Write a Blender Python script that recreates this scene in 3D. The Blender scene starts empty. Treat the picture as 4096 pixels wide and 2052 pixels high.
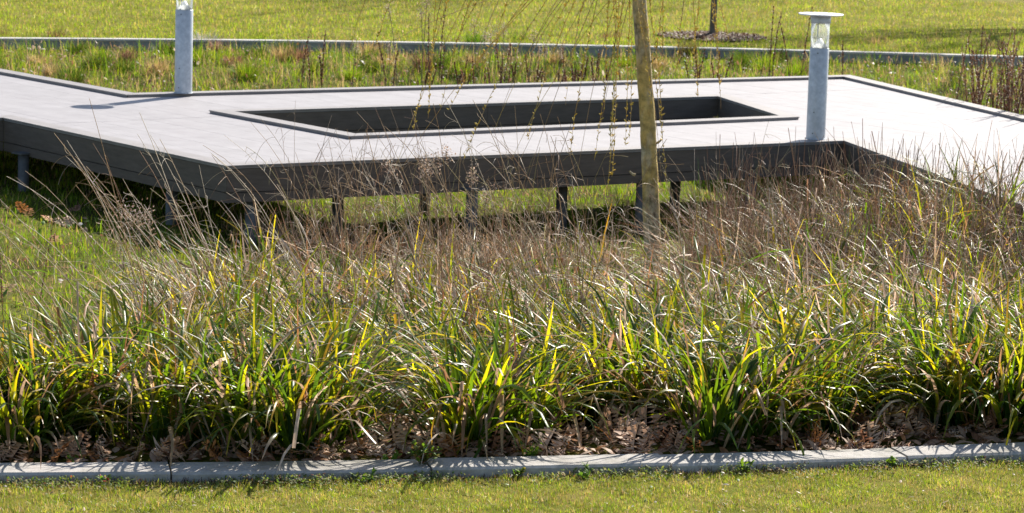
import bpy, bmesh, math, random
import numpy as np
from mathutils import Vector, Matrix

random.seed(7)
RNG = np.random.default_rng(11)
scene = bpy.context.scene
COL = scene.collection

# ------------------------------------------------------------------ camera
CAM_Z, F_PX, PITCH, ROLL = 2.70, 12000.0, math.atan(1776 / 12000.0), -0.030
cam_data = bpy.data.cameras.new('camera')
cam = bpy.data.objects.new('camera', cam_data)
COL.objects.link(cam)
CAM_M = Matrix.Translation((0, 0, CAM_Z)) @ Matrix.Rotation(math.pi / 2 - PITCH, 4, 'X') @ Matrix.Rotation(-ROLL, 4, 'Z')
cam.matrix_world = CAM_M
cam_data.sensor_width = 36.0
cam_data.lens = 36.0 * F_PX / 4096.0
cam_data.clip_start = 0.1
cam_data.clip_end = 2000
cam_data.dof.use_dof = True
cam_data.dof.focus_distance = 14.5
cam_data.dof.aperture_fstop = 10.0
scene.camera = cam

# ------------------------------------------------------------------ sky, sun, exposure
SUN_AZ, SUN_EL = math.radians(28), math.radians(37.5)
world = bpy.data.worlds.new('World')
scene.world = world
world.use_nodes = True
wn = world.node_tree
sky = wn.nodes.new('ShaderNodeTexSky')
sky.sky_type = 'NISHITA'
sky.sun_disc = False
sky.sun_elevation = SUN_EL
sky.sun_rotation = SUN_AZ
wn.links.new(sky.outputs[0], wn.nodes['Background'].inputs[0])
wn.nodes['Background'].inputs[1].default_value = 0.080
sun_data = bpy.data.lights.new('sun', 'SUN')
sun_data.energy = 5.0
sun_data.angle = math.radians(0.53)
sun_data.color = (1.0, 0.93, 0.82)
sun = bpy.data.objects.new('sun', sun_data)
SUN_DIR = Vector((math.sin(SUN_AZ) * math.cos(SUN_EL), math.cos(SUN_AZ) * math.cos(SUN_EL), math.sin(SUN_EL)))
sun.rotation_euler = (-SUN_DIR).to_track_quat('-Z', 'Y').to_euler()
sun.location = (10, 20, 20)
COL.objects.link(sun)
scene.view_settings.view_transform = 'Standard'
scene.view_settings.look = 'None'
scene.view_settings.gamma = 1.0
scene.view_settings.exposure = 1.00
scene.cycles.max_bounces = 8
scene.cycles.transparent_max_bounces = 12


# ------------------------------------------------------------------ helpers
def at(u, v, z=None, dist=None):
    """the point of the place seen at photo pixel (u, v), on the level z or at the distance dist (along y)"""
    d = CAM_M.to_3x3() @ Vector((u - 2048, -(v - 1026), -F_PX))
    t = (z - CAM_Z) / d.z if z is not None else dist / d.y
    return Vector((0, 0, CAM_Z)) + d * t


def tag(o, label=None, cat=None, group=None, kind=None):
    if label: o['label'] = label
    if cat: o['category'] = cat
    if group: o['group'] = group
    if kind: o['kind'] = kind
    return o


def empty(name, loc=(0, 0, 0), rz=0.0):
    o = bpy.data.objects.new(name, None)
    o.empty_display_size = 0.1
    o.location = loc
    o.rotation_euler = (0, 0, rz)
    COL.objects.link(o)
    return o


def link(name, me, mat=None, parent=None):
    o = bpy.data.objects.new(name, me)
    if mat is not None and not me.materials: me.materials.append(mat)
    COL.objects.link(o)
    if parent is not None:
        o.parent = parent
        o.matrix_parent_inverse = parent_inv(parent)
    return o


def parent_inv(p):
    m = Matrix.Translation(p.location) @ p.rotation_euler.to_matrix().to_4x4()
    if p.parent is not None:
        m = parent_inv(p.parent).inverted() @ m if p.type == 'EMPTY' else m
    return m.inverted()


def np_mesh(name, verts, faces, cols=None, smooth=True):
    """verts (n,3); faces (m,4) or (m,3) int array"""
    me = bpy.data.meshes.new(name)
    verts = np.asarray(verts, dtype=np.float32)
    faces = np.asarray(faces, dtype=np.int32)
    k = faces.shape[1]
    me.vertices.add(len(verts))
    me.vertices.foreach_set('co', verts.ravel())
    me.loops.add(faces.size)
    me.loops.foreach_set('vertex_index', faces.ravel())
    me.polygons.add(len(faces))
    me.polygons.foreach_set('loop_start', np.arange(0, faces.size, k, dtype=np.int32))
    me.polygons.foreach_set('loop_total', np.full(len(faces), k, dtype=np.int32))
    if smooth: me.polygons.foreach_set('use_smooth', np.ones(len(faces), dtype=bool))
    if cols is not None:
        a = me.color_attributes.new('Col', 'FLOAT_COLOR', 'POINT')
        c = np.ones((len(verts), 4), dtype=np.float32)
        c[:, :3] = cols
        a.data.foreach_set('color', c.ravel())
    me.update(calc_edges=True)
    return me


def norm(v):
    return v / np.maximum(np.linalg.norm(v, axis=-1, keepdims=True), 1e-9)


def ribbons(P, W, side, C, fold=0.0):
    """P (N,S,3) centre lines; W (N,S) full widths; side (N,S,3); C (N,S,3). fold>0 makes a V section."""
    N, S, _ = P.shape
    half = side * (W * 0.5)[..., None]
    if fold > 0:
        T = norm(np.gradient(P, axis=1))
        up = norm(np.cross(side, T))
        mid = P - up * (W * fold)[..., None]
        V = np.stack([P - half, mid, P + half], axis=2)
        k = 3
    else:
        V = np.stack([P - half, P + half], axis=2)
        k = 2
    idx = np.arange(N * S * k).reshape(N, S, k)
    fs = []
    for j in range(k - 1):
        fs.append(np.stack([idx[:, :-1, j], idx[:, :-1, j + 1], idx[:, 1:, j + 1], idx[:, 1:, j]], axis=-1).reshape(-1, 4))
    return V.reshape(-1, 3), np.concatenate(fs), np.repeat(C[:, :, None, :], k, axis=2).reshape(-1, 3)


def tubes(P, R, C, n=3):
    N, S, _ = P.shape
    T = norm(np.gradient(P, axis=1))
    ref = np.zeros_like(T); ref[..., 1] = 1.0; ref[..., 0] = 0.13
    a = norm(np.cross(T, ref)); b = np.cross(T, a)
    ang = np.arange(n) * 2 * math.pi / n
    V = P[:, :, None, :] + (a[:, :, None, :] * np.cos(ang)[None, None, :, None] + b[:, :, None, :] * np.sin(ang)[None, None, :, None]) * R[:, :, None, None]
    idx = np.arange(N * S * n).reshape(N, S, n)
    nx = np.roll(idx, -1, axis=2)
    f = np.stack([idx[:, :-1], nx[:, :-1], nx[:, 1:], idx[:, 1:]], axis=-1).reshape(-1, 4)
    return V.reshape(-1, 3), f, np.repeat(C[:, :, None, :], n, axis=2).reshape(-1, 3)


def merge(parts):
    vs, fs, cs, o = [], [], [], 0
    for v, f, c in parts:
        vs.append(v); fs.append(f + o); cs.append(c); o += len(v)
    return np.concatenate(vs), np.concatenate(fs), np.concatenate(cs)


def prism(name, poly, z0, z1, mat, parent=None, bevel=0.0, world=True):
    """upright prism over the polygon poly [(x,y)...]"""
    bm = bmesh.new()
    b = [bm.verts.new((p[0], p[1], z0)) for p in poly]
    t = [bm.verts.new((p[0], p[1], z1)) for p in poly]
    bm.faces.new(t); bm.faces.new(list(reversed(b)))
    n = len(poly)
    for i in range(n):
        bm.faces.new((b[i], b[(i + 1) % n], t[(i + 1) % n], t[i]))
    bmesh.ops.recalc_face_normals(bm, faces=bm.faces)
    if bevel: bmesh.ops.bevel(bm, geom=list(bm.edges), offset=bevel, segments=1, affect='EDGES')
    me = bpy.data.meshes.new(name); bm.to_mesh(me); bm.free()
    return link(name, me, mat, parent)


def lathe(name, prof, mat, parent, loc=(0, 0, 0), n=32, smooth=True):
    bm = bmesh.new()
    rings = []
    for r, z in prof:
        rings.append([bm.verts.new((loc[0] + r * math.cos(2 * math.pi * i / n), loc[1] + r * math.sin(2 * math.pi * i / n), loc[2] + z)) for i in range(n)])
    for a, b in zip(rings[:-1], rings[1:]):
        for i in range(n):
            bm.faces.new((a[i], a[(i + 1) % n], b[(i + 1) % n], b[i]))
    if prof[0][0] > 1e-5: bm.faces.new(list(reversed(rings[0])))
    if prof[-1][0] > 1e-5: bm.faces.new(rings[-1])
    bmesh.ops.remove_doubles(bm, verts=bm.verts, dist=1e-6)
    bmesh.ops.recalc_face_normals(bm, faces=bm.faces)
    if smooth:
        for f in bm.faces:
            f.smooth = abs(f.normal.z) < 0.97
    me = bpy.data.meshes.new(name); bm.to_mesh(me); bm.free()
    return link(name, me, mat, parent)


# ------------------------------------------------------------------ materials
def new_mat(name):
    m = bpy.data.materials.new(name); m.use_nodes = True
    nt = m.node_tree
    return m, nt, nt.nodes['Principled BSDF'], nt.nodes['Material Output']


def noise(nt, scale, detail=4, rough=0.6, vec=None):
    n = nt.nodes.new('ShaderNodeTexNoise')
    n.inputs['Scale'].default_value = scale
    n.inputs['Detail'].default_value = detail
    n.inputs['Roughness'].default_value = rough
    if vec is not None: nt.links.new(vec, n.inputs['Vector'])
    return n


def ramp(nt, fac, stops):
    r = nt.nodes.new('ShaderNodeValToRGB')
    el = r.color_ramp.elements
    el[0].position, el[0].color = stops[0][0], (*stops[0][1], 1)
    el[1].position, el[1].color = stops[-1][0], (*stops[-1][1], 1)
    for p, c in stops[1:-1]:
        e = el.new(p); e.color = (*c, 1)
    nt.links.new(fac, r.inputs['Fac'])
    return r


def coords(nt, scale=(1, 1, 1), kind='Object'):
    tc = nt.nodes.new('ShaderNodeTexCoord')
    mp = nt.nodes.new('ShaderNodeMapping')
    mp.inputs['Scale'].default_value = scale
    nt.links.new(tc.outputs[kind], mp.inputs['Vector'])
    return mp.outputs['Vector']


def bump(nt, b, height, strength=0.3, dist=0.01):
    bp = nt.nodes.new('ShaderNodeBump')
    bp.inputs['Strength'].default_value = strength
    bp.inputs['Distance'].default_value = dist
    nt.links.new(height, bp.inputs['Height'])
    nt.links.new(bp.outputs['Normal'], b.inputs['Normal'])


def mixc(nt, fac, a, b, mode='MIX'):
    m = nt.nodes.new('ShaderNodeMix'); m.data_type = 'RGBA'; m.blend_type = mode
    if isinstance(fac, (int, float)): m.inputs[0].default_value = fac
    else: nt.links.new(fac, m.inputs[0])
    for s, v in ((6, a), (7, b)):
        if isinstance(v, tuple): m.inputs[s].default_value = (*v, 1)
        else: nt.links.new(v, m.inputs[s])
    return m.outputs[2]


def mottled(name, stops, scale, rough=0.7, spec=0.5, metal=0.0, bstr=0.0, bscale=None, stretch=(1, 1, 1), rand=0.0, kind='Object'):
    m, nt, b, _ = new_mat(name)
    v = coords(nt, stretch, kind)
    n = noise(nt, scale, 6, 0.65, v)
    r = ramp(nt, n.outputs['Fac'], stops)
    col = r.outputs['Color']
    if rand:
        oi = nt.nodes.new('ShaderNodeObjectInfo')
        rr = ramp(nt, oi.outputs['Random'], [(0, (1 - rand,) * 3), (1, (1 + rand * 0.4,) * 3)])
        col = mixc(nt, 1.0, col, rr.outputs['Color'], 'MULTIPLY')
    nt.links.new(col, b.inputs['Base Color'])
    b.inputs['Roughness'].default_value = rough
    b.inputs['Specular IOR Level'].default_value = spec
    b.inputs['Metallic'].default_value = metal
    if bstr:
        n2 = noise(nt, bscale or scale * 6, 5, 0.6, v)
        bump(nt, b, n2.outputs['Fac'], bstr, 0.01)
    return m


def leaf_mat(name, rough=0.38, spec=0.5, trans=0.42, tint=(1.5, 1.35, 0.7)):
    """leaf blade: colour per blade from the mesh, glossy face, light comes through"""
    m, nt, b, out = new_mat(name)
    vc = nt.nodes.new('ShaderNodeVertexColor'); vc.layer_name = 'Col'
    n = noise(nt, 60, 3, 0.6, coords(nt, (1, 1, 0.25), 'Object'))
    r = ramp(nt, n.outputs['Fac'], [(0.3, (0.75, 0.75, 0.75)), (0.7, (1.2, 1.2, 1.15))])
    col = mixc(nt, 1.0, vc.outputs['Color'], r.outputs['Color'], 'MULTIPLY')
    nt.links.new(col, b.inputs['Base Color'])
    b.inputs['Roughness'].default_value = rough
    b.inputs['Specular IOR Level'].default_value = spec
    t = nt.nodes.new('ShaderNodeBsdfTranslucent')
    # fresh green tissue lets yellow-green light through, dry tissue stays tan
    sp = nt.nodes.new('ShaderNodeSeparateColor'); nt.links.new(vc.outputs['Color'], sp.inputs[0])
    df = nt.nodes.new('ShaderNodeMath'); df.operation = 'SUBTRACT'
    nt.links.new(sp.outputs[1], df.inputs[0]); nt.links.new(sp.outputs[0], df.inputs[1])
    ml = nt.nodes.new('ShaderNodeMath'); ml.operation = 'MULTIPLY'; ml.use_clamp = True; ml.inputs[1].default_value = 30
    nt.links.new(df.outputs[0], ml.inputs[0])
    tn = mixc(nt, ml.outputs[0], (1.15, 1.0, 0.88), tint)
    nt.links.new(mixc(nt, 1.0, col, tn, 'MULTIPLY'), t.inputs['Color'])
    mx = nt.nodes.new('ShaderNodeMixShader'); mx.inputs[0].default_value = trans
    nt.links.new(b.outputs[0], mx.inputs[1]); nt.links.new(t.outputs[0], mx.inputs[2])
    nt.links.new(mx.outputs[0], out.inputs['Surface'])
    return m


M = {}
M['sedge'] = leaf_mat('sedge_leaf', 0.34, 0.28, 0.60, (3.6, 2.5, 0.35))
M['dead'] = leaf_mat('dead_leaf_blade', 0.50, 0.28, 0.35, (1.25, 1.05, 0.85))
M['grass'] = leaf_mat('grass_blade', 0.6, 0.12, 0.5, (1.6, 1.5, 0.6))
M['turf'] = leaf_mat('turf_blade', 0.45, 0.35, 0.45, (1.6, 1.5, 0.6))
M['straw'] = leaf_mat('straw_stem', 0.45, 0.4, 0.15, (1.2, 1.0, 0.8))
M['catkin'] = leaf_mat('catkin', 0.6, 0.3, 0.4, (1.3, 1.15, 0.6))
M['fallen'] = leaf_mat('fallen_leaf', 0.6, 0.3, 0.25, (1.3, 0.9, 0.6))
M['weed'] = leaf_mat('weed_leaf', 0.55, 0.2, 0.45, (1.7, 1.5, 0.6))
M['deck'] = mottled('deck_board', [(0.3, (0.262, 0.250, 0.262)), (0.7, (0.322, 0.309, 0.323))], 5, 0.62, 0.24, bstr=0.06, bscale=90, stretch=(1, 1, 1), rand=0.05)
M['border'] = mottled('border_board', [(0.3, (0.20, 0.18, 0.175)), (0.7, (0.27, 0.245, 0.235))], 7, 0.5, 0.45, bstr=0.05, bscale=80)
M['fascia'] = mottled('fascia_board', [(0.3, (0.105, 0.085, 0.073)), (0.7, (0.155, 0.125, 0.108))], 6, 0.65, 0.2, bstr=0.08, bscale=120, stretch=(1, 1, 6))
M['timber'] = mottled('dark_joist', [(0.3, (0.05, 0.045, 0.04)), (0.7, (0.08, 0.07, 0.06))], 8, 0.8, 0.2)
M['galv'] = mottled('galvanised_steel', [(0.25, (0.33, 0.37, 0.42)), (0.5, (0.46, 0.50, 0.55)), (0.75, (0.60, 0.64, 0.68))], 22, 0.48, 0.5, metal=0.35, bstr=0.05, bscale=60)
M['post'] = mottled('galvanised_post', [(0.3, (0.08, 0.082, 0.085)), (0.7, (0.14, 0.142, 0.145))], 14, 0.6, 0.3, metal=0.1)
M['cap'] = mottled('cap_metal', [(0.3, (0.62, 0.63, 0.66)), (0.7, (0.72, 0.73, 0.76))], 10, 0.45, 0.5, metal=0.1)
M['white'] = mottled('white_reflector', [(0.3, (0.78, 0.78, 0.80)), (0.7, (0.85, 0.85, 0.87))], 10, 0.4, 0.5)
M['kerb'] = mottled('kerb_concrete', [(0.25, (0.30, 0.285, 0.27)), (0.5, (0.38, 0.362, 0.345)), (0.75, (0.45, 0.435, 0.415))], 45, 0.85, 0.25, bstr=0.35, bscale=260, rand=0.10)
nt = M['kerb'].node_tree; bb = nt.nodes['Principled BSDF']
src = bb.inputs['Base Color'].links[0].from_socket
st = noise(nt, 3.2, 6, 0.7, coords(nt)); sr = ramp(nt, st.outputs['Fac'], [(0.35, (0.62, 0.62, 0.56)), (0.52, (1.0, 1.0, 1.0)), (0.7, (1.12, 1.10, 1.08))])
nt.links.new(mixc(nt, 1.0, src, sr.outputs['Color'], 'MULTIPLY'), bb.inputs['Base Color'])
M['wall'] = mottled('wall_concrete', [(0.25, (0.17, 0.17, 0.172)), (0.5, (0.28, 0.28, 0.277)), (0.75, (0.38, 0.375, 0.37))], 3.0, 0.85, 0.25, bstr=0.25, bscale=60, stretch=(1, 1, 0.5), rand=0.08)
M['walltop'] = mottled('wall_coping', [(0.3, (0.38, 0.365, 0.35)), (0.7, (0.50, 0.485, 0.465))], 5, 0.85, 0.25, bstr=0.2, bscale=80)
M['soil'] = mottled('bed_soil', [(0.3, (0.018, 0.013, 0.009)), (0.55, (0.045, 0.032, 0.02)), (0.8, (0.09, 0.065, 0.04))], 9, 0.95, 0.1, bstr=0.8, bscale=70)
M['lawn'] = mottled('lawn_thatch', [(0.28, (0.07, 0.08, 0.014)), (0.46, (0.14, 0.145, 0.022)), (0.6, (0.22, 0.18, 0.05)), (0.75, (0.15, 0.095, 0.04))], 5.0, 0.95, 0.04, bstr=0.8, bscale=120)
M['mulch'] = mottled('mulch', [(0.3, (0.06, 0.035, 0.025)), (0.7, (0.17, 0.11, 0.08))], 30, 0.9, 0.15, bstr=0.8, bscale=60)
M['silver'] = leaf_mat('silver_leaf', 0.5, 0.3, 0.2, (1.1, 1.1, 1.0))

m, nt, b, _ = new_mat('meadow_ground')
v = coords(nt)
n1 = noise(nt, 1.1, 6, 0.65, v)
r1 = ramp(nt, n1.outputs['Fac'], [(0.32, (0.045, 0.030, 0.016)), (0.45, (0.07, 0.07, 0.014)), (0.58, (0.11, 0.125, 0.02)), (0.75, (0.19, 0.13, 0.06))])
nt.links.new(r1.outputs['Color'], b.inputs['Base Color']); b.inputs['Roughness'].default_value = 0.95; b.inputs['Specular IOR Level'].default_value = 0.04
n2 = noise(nt, 60, 5, 0.6, v); bump(nt, b, n2.outputs['Fac'], 0.8, 0.02)
M['meadow'] = m

m, nt, b, _ = new_mat('willow_bark')
v = coords(nt, (1, 1, 0.45))
n1 = noise(nt, 26, 6, 0.7, v)
r1 = ramp(nt, n1.outputs['Fac'], [(0.33, (0.10, 0.08, 0.055)), (0.46, (0.40, 0.33, 0.23)), (0.70, (0.60, 0.53, 0.41))])
n3 = noise(nt, 5.5, 4, 0.6, v)
r3 = ramp(nt, n3.outputs['Fac'], [(0.49, (0, 0, 0)), (0.60, (0.85, 0.85, 0.85))])
lich = ramp(nt, n1.outputs['Fac'], [(0.3, (0.42, 0.28, 0.08)), (0.7, (0.70, 0.52, 0.17))])
n4 = noise(nt, 9, 5, 0.7, coords(nt, (1, 1, 1.6)))
r4 = ramp(nt, n4.outputs['Fac'], [(0.34, (0.62, 0.64, 0.56)), (0.5, (1.05, 1.05, 0.97)), (0.66, (1.3, 1.27, 1.18))])
bk = mixc(nt, r3.outputs['Color'], r1.outputs['Color'], lich.outputs['Color'])
nt.links.new(mixc(nt, 1.0, bk, r4.outputs['Color'], 'MULTIPLY'), b.inputs['Base Color'])
b.inputs['Roughness'].default_value = 0.85
n2 = noise(nt, 70, 6, 0.7, v); bump(nt, b, n2.outputs['Fac'], 0.9, 0.015)
M['bark'] = m
M['greybark'] = mottled('grey_bark', [(0.3, (0.09, 0.08, 0.065)), (0.7, (0.19, 0.17, 0.14))], 24, 0.9, 0.2, bstr=0.6, bscale=60, stretch=(1, 1, 0.4))

m, nt, b, out = new_mat('clear_glass')
b.inputs['Base Color'].default_value = (0.97, 0.985, 0.98, 1)
b.inputs['Roughness'].default_value = 0.03
b.inputs['IOR'].default_value = 1.25
tr = nt.nodes.new('ShaderNodeBsdfTransparent'); tr.inputs['Color'].default_value = (0.95, 0.97, 0.96, 1)
gl = nt.nodes.new('ShaderNodeBsdfGlossy'); gl.inputs['Color'].default_value = (0.9, 0.93, 0.95, 1); gl.inputs['Roughness'].default_value = 0.08
fr = nt.nodes.new('ShaderNodeFresnel'); fr.inputs['IOR'].default_value = 1.28
mx = nt.nodes.new('ShaderNodeMixShader')
nt.links.new(fr.outputs[0], mx.inputs[0]); nt.links.new(tr.outputs[0], mx.inputs[1]); nt.links.new(gl.outputs[0], mx.inputs[2])
df = nt.nodes.new('ShaderNodeBsdfTranslucent'); df.inputs['Color'].default_value = (0.8, 0.82, 0.82, 1)
dn = noise(nt, 120, 3, 0.6, coords(nt)); dr_ = ramp(nt, dn.outputs['Fac'], [(0.45, (0.10,) * 3), (0.75, (0.34,) * 3)])
m2 = nt.nodes.new('ShaderNodeMixShader')
nt.links.new(dr_.outputs['Color'], m2.inputs[0]); nt.links.new(mx.outputs[0], m2.inputs[1]); nt.links.new(df.outputs[0], m2.inputs[2])
nt.links.new(m2.outputs[0], out.inputs['Surface'])
M['glass'] = m

# ------------------------------------------------------------------ levels and outlines
Z_TOP = 0.25            # top of the deck's border boards
Z_DECK = 0.224          # walking surface
Z_KERB = 0.05           # top of front kerb
Z_WALL = 0.05           # top of the low wall behind
Z_BED = -0.28


def interp_pts(pts, n):
    pts = np.array([[p.x, p.y] for p in pts])
    s = np.concatenate([[0], np.cumsum(np.linalg.norm(np.diff(pts, axis=0), axis=1))])
    c = np.polyfit(s, pts[:, 0], 3), np.polyfit(s, pts[:, 1], 3)
    q = np.linspace(s[0], s[-1], n)
    return np.stack([np.polyval(c[0], q), np.polyval(c[1], q)], axis=1)


kerb_back = [at(u, v, Z_KERB) for u, v in ((0, 1853), (1050, 1843), (2050, 1827), (3050, 1806), (4096, 1768))]
kb = np.array([[p.x, p.y] for p in kerb_back])
KERB_FIT = np.polyfit(kb[:, 0], kb[:, 1], 2)            # y of the kerb's back edge
wall_edge = [at(u, v, Z_WALL) for u, v in ((0, 155), (1100, 163), (2100, 179), (2996, 199), (4096, 229))]
we = np.array([[p.x, p.y] for p in wall_edge])
WALL_FIT = np.polyfit(we[:, 0], we[:, 1], 2)            # y of the wall's front face


def kerb_y(x): return np.polyval(KERB_FIT, x)
def wall_y(x): return np.polyval(WALL_FIT, np.clip(x, -9, 9))


def lump(x, y):
    return (np.sin(x * 2.3 + 0.7 * np.sin(y * 1.7)) * np.sin(y * 2.1 + 0.9 * np.sin(x * 1.3)) * 0.5
            + np.sin(x * 5.1 + y * 3.3) * np.sin(y * 4.7 - x * 2.2) * 0.3 + np.sin(x * 9.3 - y * 2) * np.sin(y * 8.1 + x) * 0.2)


def sstep(t):
    t = np.clip(t, 0, 1); return t * t * (3 - 2 * t)


def bed_z(x, y):
    x = np.asarray(x, float); y = np.asarray(y, float)
    a = sstep((y - kerb_y(np.clip(x, -6, 6)) - 0.2) / 4.0)
    b_ = sstep((y - 27.0) / 5.5)
    low = Z_BED - 0.12 * sstep((x + 2.4) / 1.4) * (1 - sstep((x - 3.6) / 1.5))      # the bed dips under the opening
    z = 0.015 + (low - 0.015) * a + (-0.075 - low) * b_
    far = sstep((y - 25.5) / 1.5)
    return z + lump(x, y) * (0.018 + 0.03 * far * (1 - sstep((y - 31.8) / 1.0)))


# ------------------------------------------------------------------ ground sheets
def sheet(name, xs, ys, zf, mat):
    X, Y = np.meshgrid(xs, ys)
    Yv = Y
    V = np.stack([X, Yv, zf(X, Yv)], axis=-1).reshape(-1, 3)
    ny, nx = X.shape
    i = np.arange(nx * ny).reshape(ny, nx)
    f = np.stack([i[:-1, :-1], i[:-1, 1:], i[1:, 1:], i[1:, :-1]], axis=-1).reshape(-1, 4)
    return link(name, np_mesh(name, V, f), mat)


# one sheet to the horizon lies below everything
sheet('ground', np.array([-600, -40, 40, 600.]), np.array([-300, -20, 60, 900.]), lambda x, y: x * 0 - 0.75, M['soil'])['kind'] = 'structure'


def warp_sheet(name, xs, ts, yf0, yf1, zf, mat):
    X, T = np.meshgrid(xs, ts)
    Y = yf0(X) + (yf1(X) - yf0(X)) * T
    V = np.stack([X, Y, zf(X, Y)], axis=-1).reshape(-1, 3)
    ny, nx = X.shape
    i = np.arange(nx * ny).reshape(ny, nx)
    f = np.stack([i[:-1, :-1], i[:-1, 1:], i[1:, 1:], i[1:, :-1]], axis=-1).reshape(-1, 4)
    o = link(name, np_mesh(name, V, f), mat)
    o['kind'] = 'structure'
    return o


KW = 0.19               # kerb width
xk = np.concatenate([np.linspace(-60, -9, 8), np.linspace(-8, 8, 65), np.linspace(9, 60, 8)])
ky = lambda x: kerb_y(np.clip(x, -8, 8))
warp_sheet('front_lawn', xk, np.concatenate([np.linspace(0, 0.96, 12), np.linspace(0.97, 1, 6)]), lambda x: x * 0 - 40, lambda x: ky(x) - KW + 0.03,
           lambda x, y: 0.006 * lump(x * 2, y * 2) * (np.abs(x) < 9) + 0.010, M['lawn'])
xb = np.concatenate([np.linspace(-40, -10, 6), np.linspace(-9, 9, 145), np.linspace(10, 40, 6)])
warp_sheet('planting_bed', xb, np.linspace(0, 1, 190), lambda x: ky(x) - 0.03, lambda x: wall_y(x) + 0.08,
           lambda x, y: np.where(np.abs(x) < 9.5, bed_z(x, y), Z_BED * 0.6), M['meadow'])
warp_sheet('rear_lawn', xk * np.where(np.abs(xk) > 8.5, 8, 1), np.concatenate([np.linspace(0, 0.03, 30), np.linspace(0.04, 1, 15)]), lambda x: wall_y(x) + 0.13, lambda x: x * 0 + 700,
           lambda x, y: Z_WALL - 0.012 + 0.008 * lump(x, y) * (np.abs(x) < 9) * (y < 60), M['lawn'])

# ------------------------------------------------------------------ front kerb
kerb = empty('garden_kerb', (0, float(kerb_y(0)), 0))
tag(kerb, 'pale concrete kerb of long stones between front lawn and planting', 'kerb')
joints = [at(u, 1850, Z_KERB).x for u in (-1280, -300, 672, 1690, 2640, 3595, 4560, 5500)]
for i, (x0, x1) in enumerate(zip(joints[:-1], joints[1:])):
    g = 0.004
    xs = np.linspace(x0 + g, x1 - g, 9)
    ys = np.polyval(KERB_FIT, xs)
    dy = np.polyval(np.polyder(KERB_FIT), xs)
    nx, ny = dy / np.sqrt(1 + dy ** 2), -1 / np.sqrt(1 + dy ** 2)
    z_off = (0.0, 0.002, -0.001, 0.003, -0.003, 0.001, 0.0)[i]
    prof = [(0.0, -0.2), (0.0, Z_KERB - 0.004), (0.004, Z_KERB), (KW - 0.010, Z_KERB), (KW, Z_KERB - 0.010), (KW, -0.2)]
    bm = bmesh.new()
    rings = [[bm.verts.new((x + nx_ * o, y + ny_ * o, z + z_off)) for o, z in prof] for x, y, nx_, ny_ in zip(xs, ys, nx, ny)]
    for a, c in zip(rings[:-1], rings[1:]):
        for j in range(len(prof) - 1):
            bm.faces.new((a[j], a[j + 1], c[j + 1], c[j]))
    bm.faces.new(rings[0]); bm.faces.new(list(reversed(rings[-1])))
    bmesh.ops.recalc_face_normals(bm, faces=bm.faces)
    me = bpy.data.meshes.new('kerb_stone'); bm.to_mesh(me); bm.free()
    link('kerb_stone', me, M['kerb'], kerb)

# ------------------------------------------------------------------ low wall behind
wall = empty('retaining_wall', (0, float(wall_y(0)), 0))
tag(wall, 'low grey concrete wall along the far lawn behind the deck', 'wall')
wj = [at(u, 175, Z_WALL).x for u in (-2200, -980, 240, 1190, 2290, 3330, 4330, 5400)]
for i, (x0, x1) in enumerate(zip(wj[:-1], wj[1:])):
    xs = np.linspace(x0 + 0.003, x1 - 0.003, 7); ys = np.polyval(WALL_FIT, xs)
    for nm, zz, y_off, w_, mt in (('wall_panel', (-0.5, Z_WALL - 0.022), 0.012, 0.13, M['wall']), ('coping', (Z_WALL - 0.020, Z_WALL + 0.004), 0.0, 0.16, M['walltop'])):
        poly = [(x, y + y_off) for x, y in zip(xs, ys)] + [(x, y + y_off + w_) for x, y in zip(xs[::-1], ys[::-1])]
        prism(nm, poly, zz[0], zz[1], mt, wall)

# ------------------------------------------------------------------ the deck
def P2(u, v, z=Z_TOP):
    p = at(u, v, z); return np.array([p.x, p.y])


Fc, Q = P2(905, 663), P2(3376, 562)
L1 = P2(12, 470)
Kb, R = P2(537, 371), P2(3400, 299)
dirA = norm(Q - Fc)
dirB = norm((L1 - Fc) / np.linalg.norm(L1 - Fc) + (P2(0, 274) - Kb) / np.linalg.norm(P2(0, 274) - Kb))
dirC1 = norm(P2(3755, 699) - Q)
dirC2 = norm(P2(4096, 461) - R)
L2 = L1 - dirA * 3.0
L3 = L2 + dirB * 3.5
L4 = Kb + norm(P2(0, 274) - Kb) * 4.5
R2 = R + dirC2 * 8.0
Q2 = Q + dirC1 * 4.5
OUT = np.array([Fc, Q, Q2, R2, R, Kb, L4, L3, L2, L1])
PIT = np.array([P2(1398, 544), P2(3198, 467), P2(2905, 376), P2(835, 440)])


def area(p):
    x, y = p[:, 0], p[:, 1]
    return 0.5 * np.sum(x * np.roll(y, -1) - y * np.roll(x, -1))


if area(OUT) < 0: OUT = OUT[::-1]
if area(PIT) < 0: PIT = PIT[::-1]


def inset(p, d):
    """mitred inward offset of a counter-clockwise polygon"""
    n = len(p); out = []
    for i in range(n):
        a, b_, c = p[i - 1], p[i], p[(i + 1) % n]
        e1, e2 = norm(b_ - a), norm(c - b_)
        n1, n2 = np.array([-e1[1], e1[0]]), np.array([-e2[1], e2[0]])
        m_ = (n1 + n2) / (1 + np.dot(n1, n2))
        out.append(b_ + m_ * d)
    return np.array(out)


deck = empty('raised_deck', (float(Fc[0]), float(Fc[1]), Z_BED))
tag(deck, 'raised grey composite boardwalk deck on steel posts with a rectangular opening', 'deck')
BW = 0.145
OUT_IN, PIT_IN = inset(OUT, BW), inset(PIT, BW)


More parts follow.
